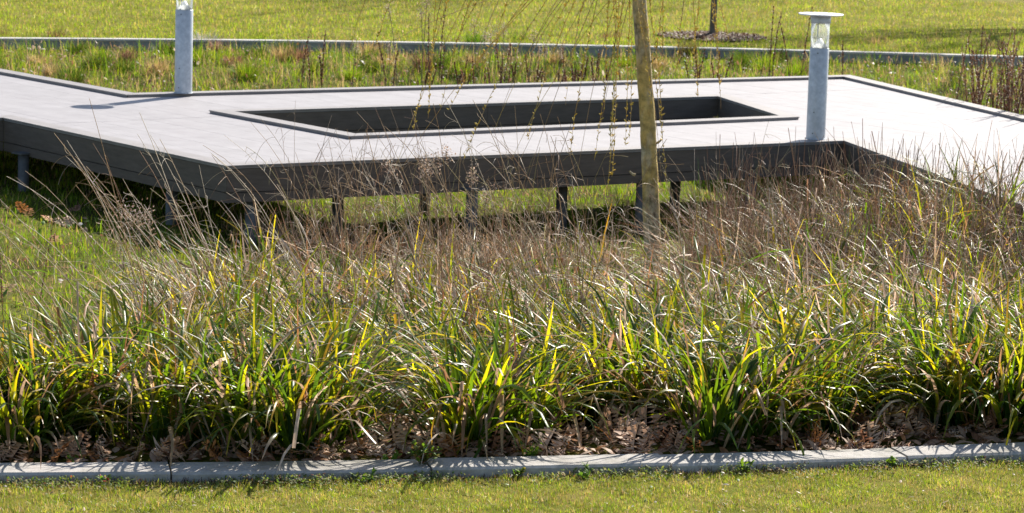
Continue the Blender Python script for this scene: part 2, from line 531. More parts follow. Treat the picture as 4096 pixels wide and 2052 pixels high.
def border(outer, inner, z0, z1):
    n = len(outer)
    for i in range(n):
        j = (i + 1) % n
        e = norm(outer[j] - outer[i]) * 0.0012
        # each border board: grooved edge shows as two lips
        quad = [outer[i] + e, outer[j] - e, inner[j] - e, inner[i] + e]
        prism('border_board', quad, z0 + 0.0145, z1, M['border'], deck)
        e2 = inset(np.array(quad), 0.004)
        prism('border_board', list(e2), z0, z0 + 0.0125, M['border'], deck)


border(OUT, OUT_IN, Z_DECK + 0.002, Z_TOP)
border(PIT, PIT_IN, Z_DECK + 0.002, Z_TOP)

# boards run along dirB; cut the outline into strips
DB_IN, DB_PIT = inset(OUT, 0.03), inset(PIT, BW - 0.02)
axA = np.array([dirB[1], -dirB[0]])
if np.dot(axA, dirA) < 0: axA = -axA


def clip_half(poly, nvec, dval):
    """keep the part with nvec.p <= dval"""
    out = []
    for i in range(len(poly)):
        a, b_ = poly[i], poly[(i + 1) % len(poly)]
        sa, sb = np.dot(nvec, a) - dval, np.dot(nvec, b_) - dval
        if sa <= 0: out.append(a)
        if (sa < 0) != (sb < 0) and abs(sa - sb) > 1e-9:
            out.append(a + (b_ - a) * (sa / (sa - sb)))
    return out


def strip_spans(poly, a):
    """intervals along dirB inside poly on the line axA.p = a"""
    ts = []
    n = len(poly)
    for i in range(n):
        p, q = poly[i], poly[(i + 1) % n]
        sp, sq = np.dot(axA, p) - a, np.dot(axA, q) - a
        if (sp < 0) != (sq < 0):
            r = p + (q - p) * (sp / (sp - sq)); ts.append(float(np.dot(dirB, r)))
    ts.sort()
    return list(zip(ts[0::2], ts[1::2]))


amin, amax = min(np.dot(OUT, axA)), max(np.dot(OUT, axA))
pitch, gap = 0.146, 0.0011
seamB = float(np.dot(dirB, P2(835, 455)))
vert_a = sorted(float(np.dot(axA, p)) for p in np.concatenate([DB_IN, DB_PIT]))


def traps(lo_a, hi_a):
    """board areas between two a-values that hold no corner of the outline"""
    e = 1e-5
    s0, s1 = strip_spans(DB_IN, lo_a + e), strip_spans(DB_IN, hi_a - e)
    h0, h1 = strip_spans(DB_PIT, lo_a + e), strip_spans(DB_PIT, hi_a - e)
    segs = [((b0, c0), (b1, c1)) for (b0, b1), (c0, c1) in zip(s0, s1)]
    for (g0, g1), (k0, k1) in zip(h0, h1):
        ns = []
        for lo, hi in segs:
            if lo[0] < g0 < hi[0]: ns += [(lo, (g0, k0)), ((g1, k1), hi)]
            else: ns.append((lo, hi))
        segs = ns
    out = []
    for lo, hi in segs:
        if lo[0] + 0.1 < seamB < hi[0] - 0.1 and lo[1] + 0.1 < seamB < hi[1] - 0.1:
            out += [(lo, (seamB - 0.003,) * 2), ((seamB + 0.003,) * 2, hi)]
        else: out.append((lo, hi))
    return out


nb = 0
a = amin + 0.002
while a < amax:
    a0, a1 = a, min(a + pitch - gap, amax - 0.002)
    cuts = [a0] + [v_ for v_ in vert_a if a0 + 1e-3 < v_ < a1 - 1e-3] + [a1]
    groups = []
    for c0, c1 in zip(cuts[:-1], cuts[1:]):
        for lo, hi in traps(c0, c1):
            if hi[0] - lo[0] < 0.01 and hi[1] - lo[1] < 0.01: continue
            t = (c0, c1, lo, hi)
            for g_ in groups:
                l = g_[-1]
                if abs(l[1] - c0) < 1e-6 and lo[0] < l[3][1] - 0.01 and hi[0] > l[2][1] + 0.01:
                    g_.append(t); break
            else: groups.append([t])
    for g_ in groups:
        dz = random.uniform(-0.0003, 0.0003)
        poly = [axA * c0 + dirB * lo[0] for c0, c1, lo, hi in g_] + [axA * g_[-1][1] + dirB * g_[-1][2][1]]
        for k_, (c0, c1, lo, hi) in enumerate(g_[:-1]):
            pass
        low, high = [], []
        for c0, c1, lo, hi in g_:
            low += [axA * c0 + dirB * lo[0], axA * c1 + dirB * lo[1]]
            high += [axA * c0 + dirB * hi[0], axA * c1 + dirB * hi[1]]
        poly = []
        for p_ in low + high[::-1]:
            if not poly or np.linalg.norm(p_ - poly[-1]) > 1e-4: poly.append(p_)
        if np.linalg.norm(poly[0] - poly[-1]) < 1e-4: poly.pop()
        if len(poly) < 3: continue
        prism('deck_board', poly, Z_DECK - 0.024, Z_DECK + dz, M['deck'], deck)
        nb += 1
    a += pitch
print('deck boards', nb)


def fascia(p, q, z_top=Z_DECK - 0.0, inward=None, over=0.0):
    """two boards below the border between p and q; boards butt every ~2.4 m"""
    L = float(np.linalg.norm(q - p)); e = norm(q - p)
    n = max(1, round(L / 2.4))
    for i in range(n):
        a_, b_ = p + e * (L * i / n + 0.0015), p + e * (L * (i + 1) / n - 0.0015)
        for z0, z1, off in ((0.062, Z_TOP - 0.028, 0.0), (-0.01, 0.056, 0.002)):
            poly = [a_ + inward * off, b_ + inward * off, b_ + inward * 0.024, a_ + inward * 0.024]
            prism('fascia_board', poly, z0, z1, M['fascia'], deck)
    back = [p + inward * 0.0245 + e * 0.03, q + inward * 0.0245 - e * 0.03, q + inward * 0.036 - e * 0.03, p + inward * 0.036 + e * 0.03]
    prism('fascia_light_stop', back, 0.0, Z_TOP - 0.052, M['timber'], deck)  # added dark strip, stops sunlight coming through the gap between the two boards


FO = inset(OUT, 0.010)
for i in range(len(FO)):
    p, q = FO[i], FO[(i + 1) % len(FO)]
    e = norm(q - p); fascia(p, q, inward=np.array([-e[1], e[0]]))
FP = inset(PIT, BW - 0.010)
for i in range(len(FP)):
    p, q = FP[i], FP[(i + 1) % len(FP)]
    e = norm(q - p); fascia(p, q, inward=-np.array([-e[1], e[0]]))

# joists under the boards, along dirA
in_fo, in_fp = inset(OUT, 0.06), inset(PIT, BW - 0.06)


def spans_dir(poly, ax, along, val):
    ts = []
    for i in range(len(poly)):
        p, q = poly[i], poly[(i + 1) % len(poly)]
        sp, sq = np.dot(ax, p) - val, np.dot(ax, q) - val
        if (sp < 0) != (sq < 0):
            r = p + (q - p) * (sp / (sp - sq)); ts.append(float(np.dot(along, r)))
    ts.sort(); return list(zip(ts[0::2], ts[1::2]))


bvals = np.dot(in_fo, dirB)
bv = min(bvals) + 0.25
while bv < max(bvals):
    for lo, hi in spans_dir(in_fo, dirB, axA, bv):
        segs = [(lo, hi)]
        for g0, g1 in spans_dir(in_fp, dirB, axA, bv):
            segs = [s for (l, h) in segs for s in (((l, g0), (g1, h)) if l < g0 < h else ((l, h),))]
        for l, h in segs:
            if h - l < 0.2: continue
            q = [axA * l + dirB * (bv - 0.022), axA * h + dirB * (bv - 0.022), axA * h + dirB * (bv + 0.022), axA * l + dirB * (bv + 0.022)]
            prism('joist', q, 0.06, Z_DECK - 0.026, M['timber'], deck)
    bv += 0.55


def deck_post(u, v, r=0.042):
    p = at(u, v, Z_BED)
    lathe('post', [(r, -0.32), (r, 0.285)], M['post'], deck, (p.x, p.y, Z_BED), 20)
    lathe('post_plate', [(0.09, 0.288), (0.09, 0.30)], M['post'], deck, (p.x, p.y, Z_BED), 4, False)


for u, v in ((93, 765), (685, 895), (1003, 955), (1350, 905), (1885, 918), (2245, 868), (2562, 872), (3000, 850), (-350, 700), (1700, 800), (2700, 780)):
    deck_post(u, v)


# ------------------------------------------------------------------ bollard lamps
def bollard(loc, label, lean):
    t = empty('bollard_lamp', loc)
    t.rotation_euler = (0, lean, 0)
    tag(t, label, 'lamp', 'bollard lamps on the deck edge')
    x, y, z = 0, 0, 0

    def L(*a_, **k):
        o = lathe(*a_, **k); o.matrix_parent_inverse = Matrix.Identity(4); return o
    L('base_plate', [(0.082, 0.0), (0.082, 0.006), (0.076, 0.0065)], M['galv'], t, (0, 0, 0))
    tube = L('tube', [(0.075, 0.0068), (0.075, 0.708), (0.072, 0.712), (0.04, 0.712)], M['galv'], t, (0, 0, 0), 40)
    for hz, hx in ((0.675, -0.012), (0.215, -0.018), (0.05, -0.02)):
        s = L('screw', [(0.0045, 0), (0.0045, 0.003), (0.003, 0.004)], M['timber'], tube, (0, 0, 0), 10)
        s.matrix_local = Matrix.Translation((hx * 1.6, -math.sqrt(0.075 ** 2 - (hx * 1.6) ** 2) + 0.001, hz)) @ Matrix.Rotation(math.pi / 2, 4, 'X')
    L('reflector_cone', [(0.066, 0.713), (0.058, 0.722), (0.034, 0.752), (0.008, 0.786), (0.0, 0.788)], M['white'], t, (0, 0, 0), 28)
    for rx, ry in ((-0.022, -0.03),):
        L('inner_rod', [(0.004, 0.714), (0.004, 0.905)], M['galv'], t, (rx, ry, 0), 10)
    L('glass_cylinder', [(0.0715, 0.7135), (0.0715, 0.904)], M['glass'], t, (0, 0, 0), 40)
    me = t.children[-1].data
    bm = bmesh.new(); bm.from_mesh(me)
    bmesh.ops.delete(bm, geom=[f for f in bm.faces if len(f.verts) > 4], context='FACES_ONLY'); bm.to_mesh(me); bm.free()
    L('collar', [(0.077, 0.905), (0.0785, 0.908), (0.0785, 0.966)], M['galv'], t, (0, 0, 0), 40)
    cap = L('cap_disc', [(0.10, 0.967), (0.172, 0.968), (0.175, 0.971), (0.175, 0.976), (0.172, 0.978), (0.0, 0.979)], M['cap'], t, (0, 0, 0), 48)
    for k in range(3):
        an = 0.5 + k * 2.094
        L('cap_bolt', [(0.006, 0.979), (0.006, 0.983), (0.003, 0.985)], M['galv'], cap, (0.07 * math.cos(an), 0.07 * math.sin(an), 0), 8)
    return t


p = P2(3262, 556); bollard((p[0], p[1], Z_TOP), 'complete galvanised bollard lamp with disc cap on the front deck corner', 0.0)
p = P2(733, 372); bollard((p[0], p[1], Z_TOP), 'galvanised bollard lamp on the back deck edge, top cut by frame', 0.0)


# =================================================================== planting
def link_local(name, me, mat, parent):
    o = bpy.data.objects.new(name, me)
    if mat is not None and not me.materials: me.materials.append(mat)
    COL.objects.link(o)
    o.parent = parent
    return o


def U(a_, b_, n=None):
    return RNG.uniform(a_, b_, n)


def col_lerp(c0, c1, t):
    return c0 + (c1 - c0) * t


def pick(colors, probs, n):
    colors = np.array(colors); i = RNG.choice(len(colors), n, p=np.array(probs) / sum(probs))
    return colors[i] * U(0.8, 1.2, (n, 1))


def arcs(base, phi, th0, kappa, L, S, power=1.6, sway=0.0):
    """centre lines that leave base at tilt th0 from upright towards phi and bend by kappa along the length"""
    N = len(L)
    s = np.linspace(0, 1, S)[None, :]
    th = th0[:, None] + kappa[:, None] * s ** power
    ph = phi[:, None] + sway * (s ** 2) * RNG.normal(0, 1, (N, 1))
    ds = (L / (S - 1))[:, None]
    d = np.stack([np.sin(th) * np.cos(ph), np.sin(th) * np.sin(ph), np.cos(th)], axis=-1) * ds[..., None]
    P = np.cumsum(d, axis=1) - d
    return P + base[:, None, :], ph


def side_vecs(phi, N, S, twist=0.4):
    tw = RNG.normal(0, twist, (N, 1)) * np.linspace(0.3, 1, S)[None, :]
    s = np.stack([-np.sin(phi), np.cos(phi), np.zeros_like(phi)], axis=-1)
    s = s + np.stack([np.zeros_like(phi), np.zeros_like(phi), np.sin(tw)], axis=-1)
    return norm(s)


GREENS = [(0.028, 0.075, 0.016), (0.042, 0.10, 0.020), (0.062, 0.125, 0.020), (0.105, 0.155, 0.022), (0.028, 0.072, 0.034)]
YELLOWS = [(0.50, 0.43, 0.025), (0.54, 0.33, 0.03), (0.36, 0.40, 0.03)]
TANS = [(0.42, 0.31, 0.23), (0.56, 0.46, 0.38), (0.34, 0.21, 0.13), (0.32, 0.16, 0.07), (0.44, 0.32, 0.20)]
BROWNS = [(0.44, 0.30, 0.21), (0.33, 0.20, 0.13), (0.50, 0.37, 0.27), (0.25, 0.14, 0.09), (0.60, 0.49, 0.39)]


def leaf_blades(N, hgt=0.5, w=(0.010, 0.018), dry=0.3, S=9, spread=0.10, lean=(0, 0)):
    """a fan of strap leaves, green below, part of them yellowed or dried towards the tip"""
    r = spread * np.sqrt(U(0, 1, N)); ph0 = U(0, 2 * math.pi, N)
    base = np.stack([r * np.cos(ph0), r * np.sin(ph0), U(-0.02, 0.015, N)], axis=-1)
    phi = ph0 + RNG.normal(0, 0.6, N)
    L = hgt * U(0.75, 1.45, N)
    th0 = np.abs(RNG.normal(0.34, 0.28, N))
    kap = np.abs(RNG.normal(1.25, 0.75, N))
    droop = RNG.random(N) < 0.22
    kap[droop] += U(0.6, 1.4, droop.sum())
    L[kap > 1.5] *= 1.15
    L *= np.where(np.sin(phi) < -0.4, 0.86, 1.0)
    P, ph = arcs(base, phi, th0, kap, L, S, 1.7, 0.35)
    s = np.linspace(0, 1, S)
    P[..., 0] += lean[0] * s[None, :] ** 1.5 * L[:, None]
    P[..., 1] += lean[1] * s[None, :] ** 1.5 * L[:, None]
    prof = np.minimum(1, 0.6 + s * 2.0) * np.clip((1 - s) / 0.45, 0.0, 1) ** 0.7
    prof[-1] = 0.06
    # broken, blunt ends on some leaves
    W = U(*w, N)[:, None] * prof[None, :]
    blunt = RNG.random(N) < 0.12
    W[blunt, -1] = W[blunt, 2] * 0.7; W[blunt, -2] = W[blunt, 2] * 0.8
    C = np.repeat(pick(GREENS, (3, 4, 4, 3, 2), N)[:, None, :], S, axis=1)
    tip = pick(YELLOWS, (3, 2, 3), N)[:, None, :]
    yel = (RNG.random(N) < 0.44)[:, None]
    t = np.clip((s[None, :] - U(0.30, 0.85, N)[:, None]) / 0.5, 0, 1) * yel
    C = col_lerp(C, tip, t[..., None])
    dr = (RNG.random(N) < dry)[:, None]
    t = np.clip((s[None, :] - U(0.15, 0.85, N)[:, None]) / 0.12, 0, 1) * dr
    C = col_lerp(C, pick(TANS, (3, 3, 3, 2, 2), N)[:, None, :], t[..., None])
    sd = side_vecs(ph, N, S, 0.5)
    # kinked dry ends hang
    k = np.where(dr[:, 0] & (RNG.random(N) < 0.5))[0]
    for i in k:
        j = int(RNG.integers(S // 2, S - 2))
        seg = P[i, j:] - P[i, j]
        down = np.zeros_like(seg); ll = np.linalg.norm(seg, axis=1)
        dirh = np.array([np.cos(phi[i]), np.sin(phi[i]), 0]) * U(0.1, 0.7) + np.array([0, 0, -1.0]) * U(0.3, 1)
        P[i, j:] = P[i, j] + norm(dirh[None])[0] * ll[:, None]
    np.clip(P[..., 2], 0.0, None, out=P[..., 2])
    return P, W, sd, C


def build_sedge(loc, label, group, N, hgt, dry, w, singles=0, spread=0.10, name='sedge_clump', cat='sedge', dead=0.12, lean=(0, 0), stems=None):
    t = empty(name, loc, 0.0)
    tag(t, label, cat, group)
    P, W, sd, C = leaf_blades(N, hgt, w, dry, 9, spread, lean)
    # lone leaves that can be told apart: those that reach nearest the viewer
    order = np.argsort(P[:, 5, 1])
    lone = set(order[:singles].tolist())
    rest = np.array([i for i in range(N) if i not in lone])
    v, f, c = ribbons(P[rest], W[rest], sd[rest], C[rest], 0.16)
    tag(link_local('leaf_blades', np_mesh('leaf_blades', v, f, c), M['sedge'], t), kind='stuff')
    for i in lone:
        v, f, c = ribbons(P[i:i + 1], W[i:i + 1], sd[i:i + 1], C[i:i + 1], 0.16)
        link_local('leaf_blade', np_mesh('leaf_blade', v, f, c), M['sedge'], t)
    nd = int(N * dead)
    if nd:
        P, W, sd, C = leaf_blades(nd, hgt * 1.0, (w[0] * 0.45, w[1] * 0.8), 0.0, 9, spread * 1.2, lean)
        C[:] = pick(TANS, (3, 3, 3, 3, 2), nd)[:, None, :]
        v, f, c = ribbons(P, W, sd, C, 0.12)
        tag(link_local('dry_blades', np_mesh('dry_blades', v, f, c), M['dead'], t), kind='stuff')
    if stems: add_stems(t, **stems)
    return t


def add_stems(t, n, L=(0.9, 1.3), lean_dir=math.pi, lean_spread=0.8, tilt=(0.1, 0.5), bend=(0.2, 0.8), curl=True, spread=0.08, colors=None, r0=0.0027, hairs=5):
    """tall thin flower stalks with curled hair-like ends"""
    S = 12
    base = np.stack([RNG.normal(0, spread, n), RNG.normal(0, spread, n), np.full(n, 0.0)], axis=-1)
    phi = lean_dir + RNG.normal(0, lean_spread, n)
    Ls = U(*L, n)
    th0 = U(*tilt, n); kap = U(*bend, n)
    P, ph = arcs(base, phi, th0, kap, Ls, S, 2.6, 0.2)
    C = np.repeat(pick(colors or [(0.46, 0.33, 0.20), (0.40, 0.25, 0.13), (0.64, 0.55, 0.44), (0.30, 0.17, 0.10), (0.40, 0.32, 0.14)], (3, 3, 3, 1, 1), n)[:, None, :], S, axis=1)
    Rr = r0 * U(0.75, 1.3, n)[:, None] * np.linspace(1.15, 0.45, S)[None, :]
    parts = [tubes(P, Rr, C, 3)]
    if curl and hairs:
        for h in range(hairs):
            m = n
            j = RNG.integers(6, S - 1, m)
            b0 = P[np.arange(m), j]
            hl = U(0.07, 0.20, m)
            S2 = 7
            ph2 = phi + RNG.normal(0, 0.9, m)
            Ph, _ = arcs(b0, ph2, U(0.6, 1.6, m), U(-1.9, 1.8, m), hl, S2, 1.3, 0.4)
            Ph[..., 2] -= (np.linspace(0, 1, S2) ** 1.5)[None, :] * hl[:, None] * U(0.2, 0.9, m)[:, None]
            parts.append(tubes(Ph, np.full((m, S2), r0 * 0.38), np.repeat(C[:, :1], S2, axis=1) * 0.95, 3))
    v, f, c = merge(parts)
    tag(link_local('stalks', np_mesh('stalks', v, f, c), M['straw'], t), kind='stuff')


def build_dead_tussock(loc, label, group, N, hgt, stalks, green=0.06, lean=0.0, stem=None):
    """bleached bunch of fine dead grass with broken stalks"""
    t = empty('dead_grass_tussock', loc)
    tag(t, label, 'dead grass', group)
    S = 7
    r = 0.16 * np.sqrt(U(0, 1, N)); p0 = U(0, 2 * math.pi, N)
    base = np.stack([r * np.cos(p0), r * np.sin(p0), U(-0.02, 0.03, N)], axis=-1)
    phi = p0 + RNG.normal(0, 1.0, N)
    L = hgt * U(0.45, 1.25, N)
    P, ph = arcs(base, phi, np.abs(RNG.normal(0.60, 0.45, N)), np.abs(RNG.normal(0.9, 0.8, N)), L, S, 1.4, 0.7)
    P[..., 0] += lean * np.linspace(0, 1, S)[None, :] * L[:, None]
    np.clip(P[..., 2], 0.0, None, out=P[..., 2])
    s = np.linspace(0, 1, S)
    W = U(0.0035, 0.0095, N)[:, None] * np.clip((1.05 - s) / 0.5, 0.1, 1)[None, :]
    C = np.repeat(pick(BROWNS, (3, 3, 3, 2, 2), N)[:, None, :], S, axis=1)
    g = RNG.random(N) < green
    C[g] = pick(GREENS, (1, 2, 4, 4, 1), int(g.sum()))[:, None, :]
    v, f, c = ribbons(P, W, side_vecs(ph, N, S, 0.8), C)
    tag(link_local('dry_blades', np_mesh('dry_blades', v, f, c), M['dead'], t), kind='stuff')
    if stalks:
        n = stalks
        base = np.stack([RNG.normal(0, 0.09, n), RNG.normal(0, 0.09, n), np.zeros(n)], axis=-1)
        P, _ = arcs(base, U(0, 6.28, n), np.abs(RNG.normal(0.40, 0.30, n)), RNG.normal(0, 0.25, n), hgt * U(0.8, 1.5, n), 5, 1.5)
        C = np.repeat(pick([(0.32, 0.18, 0.11), (0.40, 0.28, 0.18), (0.25, 0.13, 0.09), (0.47, 0.38, 0.28)], (3, 3, 2, 2), n)[:, None, :], 5, axis=1)
        v, f, c = tubes(P, np.repeat(U(0.0012, 0.0026, n)[:, None], 5, axis=1), C, 3)
        tag(link_local('broken_stalks', np_mesh('broken_stalks', v, f, c), M['straw'], t), kind='stuff')
    if stem: add_stems(t, **stem)
    return t


def on_bed(u, d):
    """ground point of the bed at distance d below photo column u"""
    x = at(u, 1100, dist=d).x
    return (x, d, float(bed_z(x, d)))


# --- front row behind the kerb, placed one by one
ky0 = lambda u: float(kerb_y(at(u, 1830, Z_KERB).x))
front = [(-160, 0.50, .38), (40, 0.26, .38), (215, 0.52, .42), (440, 0.60, .48), (690, 0.40, .46), (985, 0.26, .46), (1190, 0.20, .43), (1330, 0.52, .46),
         (1890, 0.22, .43), (2080, 0.34, .40), (2420, 0.85, .48), (2600, 0.75, .48), (2880, 0.24, .42), (3070, 0.36, .44), (3270, 0.48, .40), (3500, 0.95, .45), (3830, 0.52, .46), (4040, 0.36, .45), (4260, 0.42, .46)]
names = ['cut by the left frame edge', 'at the far left beside the left frame edge', 'second from the left, behind the first kerb stone', 'tall and dense, left of the first kerb joint',
         'just above the first kerb joint', 'leaning right, right of the first kerb joint', 'bright green, left of the bare leaf litter gap', 'set back, left of the bare leaf litter gap',
         'right of the leaf litter gap, arching left', 'behind the small reddish weed', 'set back behind the big curled brown leaf', 'upright, behind the second kerb joint', 'yellow tipped, right of the big curled leaf',
         'in front of the bent white straw', 'low, left of the pale oak leaf heap', 'set back above the pale oak leaf heap', 'right of the pale oak leaf heap', 'with bright yellow leaves near the right edge', 'cut by the right frame edge']
for (u, off, h), nm in zip(front, names):
    d = ky0(u) + off + 0.12
    build_sedge(on_bed(u, d), 'green sedge clump in front row ' + nm, 'front row sedge clumps', int(U(150, 185)), h * 1.08, 0.22, (0.012, 0.024), 10, 0.15, dead=0.16,
                lean=(U(-0.15, 0.15), 0))

# --- the mass behind it
ORD = 'first second third fourth fifth sixth seventh eighth ninth tenth eleventh twelfth thirteenth fourteenth fifteenth sixteenth seventeenth eighteenth nineteenth twentieth'.split()


def ordinal(i):
    if i < 20: return ORD[i]
    return 'twenty-' + ORD[i - 20] if i < 29 else ('thirtieth' if i == 29 else 'thirty-' + ORD[i - 30])


rows = [(13.5, 0.45, .22, 520), (14.05, 0.49, .26, 690), (14.65, 0.54, .32, 830), (15.3, 0.59, .42, 920), (15.95, 0.62, .45, 1000), (16.6, 0.62, .5, 1110)]
for k, (d, h, dry, umin) in enumerate(rows):
    u = umin - 120
    col_no = 0
    while u < 4300:
        uu = u + U(-70, 70); dd = d + U(-0.22, 0.22)
        loc = on_bed(uu, dd)
        st = None
        if uu < 1250 and k in (1, 2, 3) and RNG.random() < 0.75:
            st = dict(n=int(U(6, 11)), L=(0.9, 1.6), lean_dir=math.pi, lean_spread=0.6, tilt=(0.15, 0.65), bend=(0.1, 0.8))
        elif 1250 <= uu < 2500 and k in (1, 2, 3, 4, 5) and RNG.random() < 0.8:
            st = dict(n=int(U(4, 8)), L=(0.9, 1.6), lean_dir=math.pi, lean_spread=1.1, tilt=(0.03, 0.42), bend=(0.1, 1.0))
        elif uu >= 2500 and k in (3, 4, 5) and RNG.random() < 0.6:
            st = dict(n=int(U(5, 10)), L=(0.7, 1.25), lean_dir=math.pi * U(0.8, 1.2), lean_spread=1.2, tilt=(0.1, 0.6), bend=(0.1, 0.9))
        side = 'left of the willow' if uu < 2500 else 'right of the willow'
        lab = ('green sedge clump' if k < 2 else 'half dried sedge clump') + ', %s from the left, %s row from kerb' % (ordinal(col_no), ordinal(k + 1))
        grp = ('second row sedge clumps' if k < 2 else 'half dried sedge clumps ' + side)
        if k >= 4 and RNG.random() < (0.28 if uu > 2500 else 0.15):
            build_dead_tussock(loc, 'bleached dead tussock in the sedge, %s from left, %s row from kerb' % (ordinal(col_no), ordinal(k + 1)), 'dead tussocks among the sedge ' + side, 170, 0.42, 14, 0.05, stem=st)
        else:
            build_sedge(loc, lab, grp, int(U(105, 135)), h * U(0.9, 1.1), dry, (0.010, 0.020), 3 if k < 2 else 0, 0.14, dead=(0.12, 0.18, 0.28, 0.38, 0.48, 0.55)[k], lean=(U(-0.2, 0.12), 0), stems=st)
        u += U(*((185, 260) if k < 2 else (180, 250))) * (13.5 / d)
        col_no += 1

# --- dead grass in the middle and on the right
for d, u0, u1, h, step in ((17.1, 950, 4350, .34, 210), (17.7, 1100, 4350, .40, 210), (18.3, 2720, 4400, .48, 160), (18.9, 2780, 4400, .58, 160), (19.5, 2900, 4400, .68, 160), (20.1, 3050, 4400, .74, 165), (20.7, 1050, 2950, .26, 150), (18.6, 1300, 2350, .40, 210), (19.6, 1650, 2300, .42, 190)):
    u = u0; no = 0
    depth_name = {17.1: 'just behind the sedge', 17.7: 'in the second dead row', 18.3: 'in the third dead row', 18.9: 'in the fourth dead row', 19.5: 'close to the deck', 20.1: 'against the deck', 18.6: 'before the dark deck shade', 19.6: 'in the dark deck shade', 20.7: 'by the deck posts'}[d]
    while u < u1:
        uu = u + U(-60, 60); dd = d + U(-0.25, 0.25)
        if abs(uu - 2600) < 130 and dd > 17.9: u += step; continue
        right = uu > 2700
        st = None
        if RNG.random() < (0.85 if right else 0.5):
            st = dict(n=int(U(5, 11)), L=(0.7, 1.15) if right else (0.6, 1.1), lean_dir=U(0, 6.28), lean_spread=0.9, tilt=(0.05, 0.5), bend=(0.1, 0.8), hairs=3,
                      colors=[(0.42, 0.30, 0.2), (0.36, 0.2, 0.13), (0.5, 0.4, 0.3), (0.30, 0.17, 0.12), (0.4, 0.34, 0.16)])
        lab = ('tall brown grass tussock right of willow' if right else 'low bleached tussock left of willow') + ', %s from left, %s' % (ordinal(no), depth_name)
        no += 1
        build_dead_tussock(on_bed(uu, dd), lab, 'brown grass right of the willow' if right else 'dead grass left of the willow', int(U(330, 430)) if right else int(U(130, 180)), h * U(0.85, 1.15), 44 if right else 13,
                           0.30 if right else 0.10, stem=st)
        u += step * U(0.8, 1.2)
# green sedge again at the back on the right, close to the deck
for i, (u, d, h) in enumerate(((3130, 18.6, .50), (3240, 19.3, .58), (3350, 18.8, .55), (3450, 19.6, .64), (3540, 18.9, .58), (3630, 19.8, .70), (3730, 19.2, .66), (3820, 20.1, .74), (3900, 19.4, .70), (3990, 20.2, .78), (4070, 19.5, .72), (4150, 20.0, .76), (3700, 18.2, .5), (3950, 18.3, .5), (4130, 18.6, .55))):
    build_sedge(on_bed(u, d), 'green sedge clump in tall brown grass by the right deck edge, %s from left' % ordinal(i), 'sedge clumps by the right deck edge', 115, h * 1.12, 0.45, (0.010, 0.018), 0, 0.14, dead=0.5)
# leaning loose tussocks in the open grass on the left
for u, d, n_ in ((330, 15.2, 5), (180, 16.0, 3), (60, 14.2, 4)):
    t = build_dead_tussock(on_bed(u, d), 'sparse bleached grass tuft in the open grass on the left', 'sparse tufts on the left', 30, 0.16, 3, 0.5,
                           stem=dict(n=n_, L=(0.7, 1.1), lean_dir=math.pi, lean_spread=0.5, tilt=(0.3, 0.7), bend=(0.2, 0.7)))


# ------------------------------------------------------------------ lawns and meadow grass
def grass_field(name, label, X, Y, Z, hgt, wid, cols, S=3, tilt=0.5, kind_mat='grass'):
    N = len(X)
    base = np.stack([X, Y, Z - 0.004], axis=-1)
    P, ph = arcs(base, U(0, 6.283, N), np.abs(RNG.normal(0, tilt, N)), np.abs(RNG.normal(0.5, 0.4, N)), hgt, S, 1.2)
    s = np.linspace(0, 1, S)
    W = wid[:, None] * np.clip((1.08 - s) / 0.7, 0.1, 1)[None, :]
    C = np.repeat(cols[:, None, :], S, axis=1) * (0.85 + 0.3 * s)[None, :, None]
    v, f, c = ribbons(P, W, side_vecs(ph, N, S, 0.6), C)
    o = link(name, np_mesh(name, v, f, c), M[kind_mat])
    return tag(o, label, 'grass', kind='stuff')


def patch(x, y, sx=1.0, ph=0.0):
    return 0.5 + 0.5 * lump(x * sx + ph, y * sx - ph * 0.7) * 1.6


LAWN = np.array([(0.24, 0.325, 0.040), (0.38, 0.385, 0.065), (0.54, 0.41, 0.14), (0.17, 0.27, 0.030), (0.60, 0.51, 0.34)])
# front lawn
n = 200000
X = U(-3.0, 3.2, n); Y = kerb_y(X) - KW - 0.02 - U(0, 1.35, n) ** 1.0
pt = patch(X, Y, 2.2)
pt2_ = np.clip(patch(X, Y, 7.0, 5.0), 0, 1)
ci = np.where(RNG.random(n) < 0.15 + 0.30 * pt + 0.45 * np.clip(patch(X, Y, 11.0, 2.0), 0, 1) ** 2, RNG.choice(5, n, p=(.12, .36, .36, .02, .14)), RNG.choice(5, n, p=(.46, .14, .05, .34, .01)))
grass_field('front_lawn_grass', 'short mossy yellow green turf in the foreground', X, Y, 0.008 + 0.006 * lump(X * 2, Y * 2), U(0.010, 0.034, n) * (0.6 + 0.6 * pt2_), U(0.0014, 0.0034, n), LAWN[ci] * U(0.6, 1.3, (n, 1)) * (0.72 + 0.5 * np.clip(patch(X, Y, 4.3, 8.0), 0, 1))[:, None], 3, 0.7, 'turf')
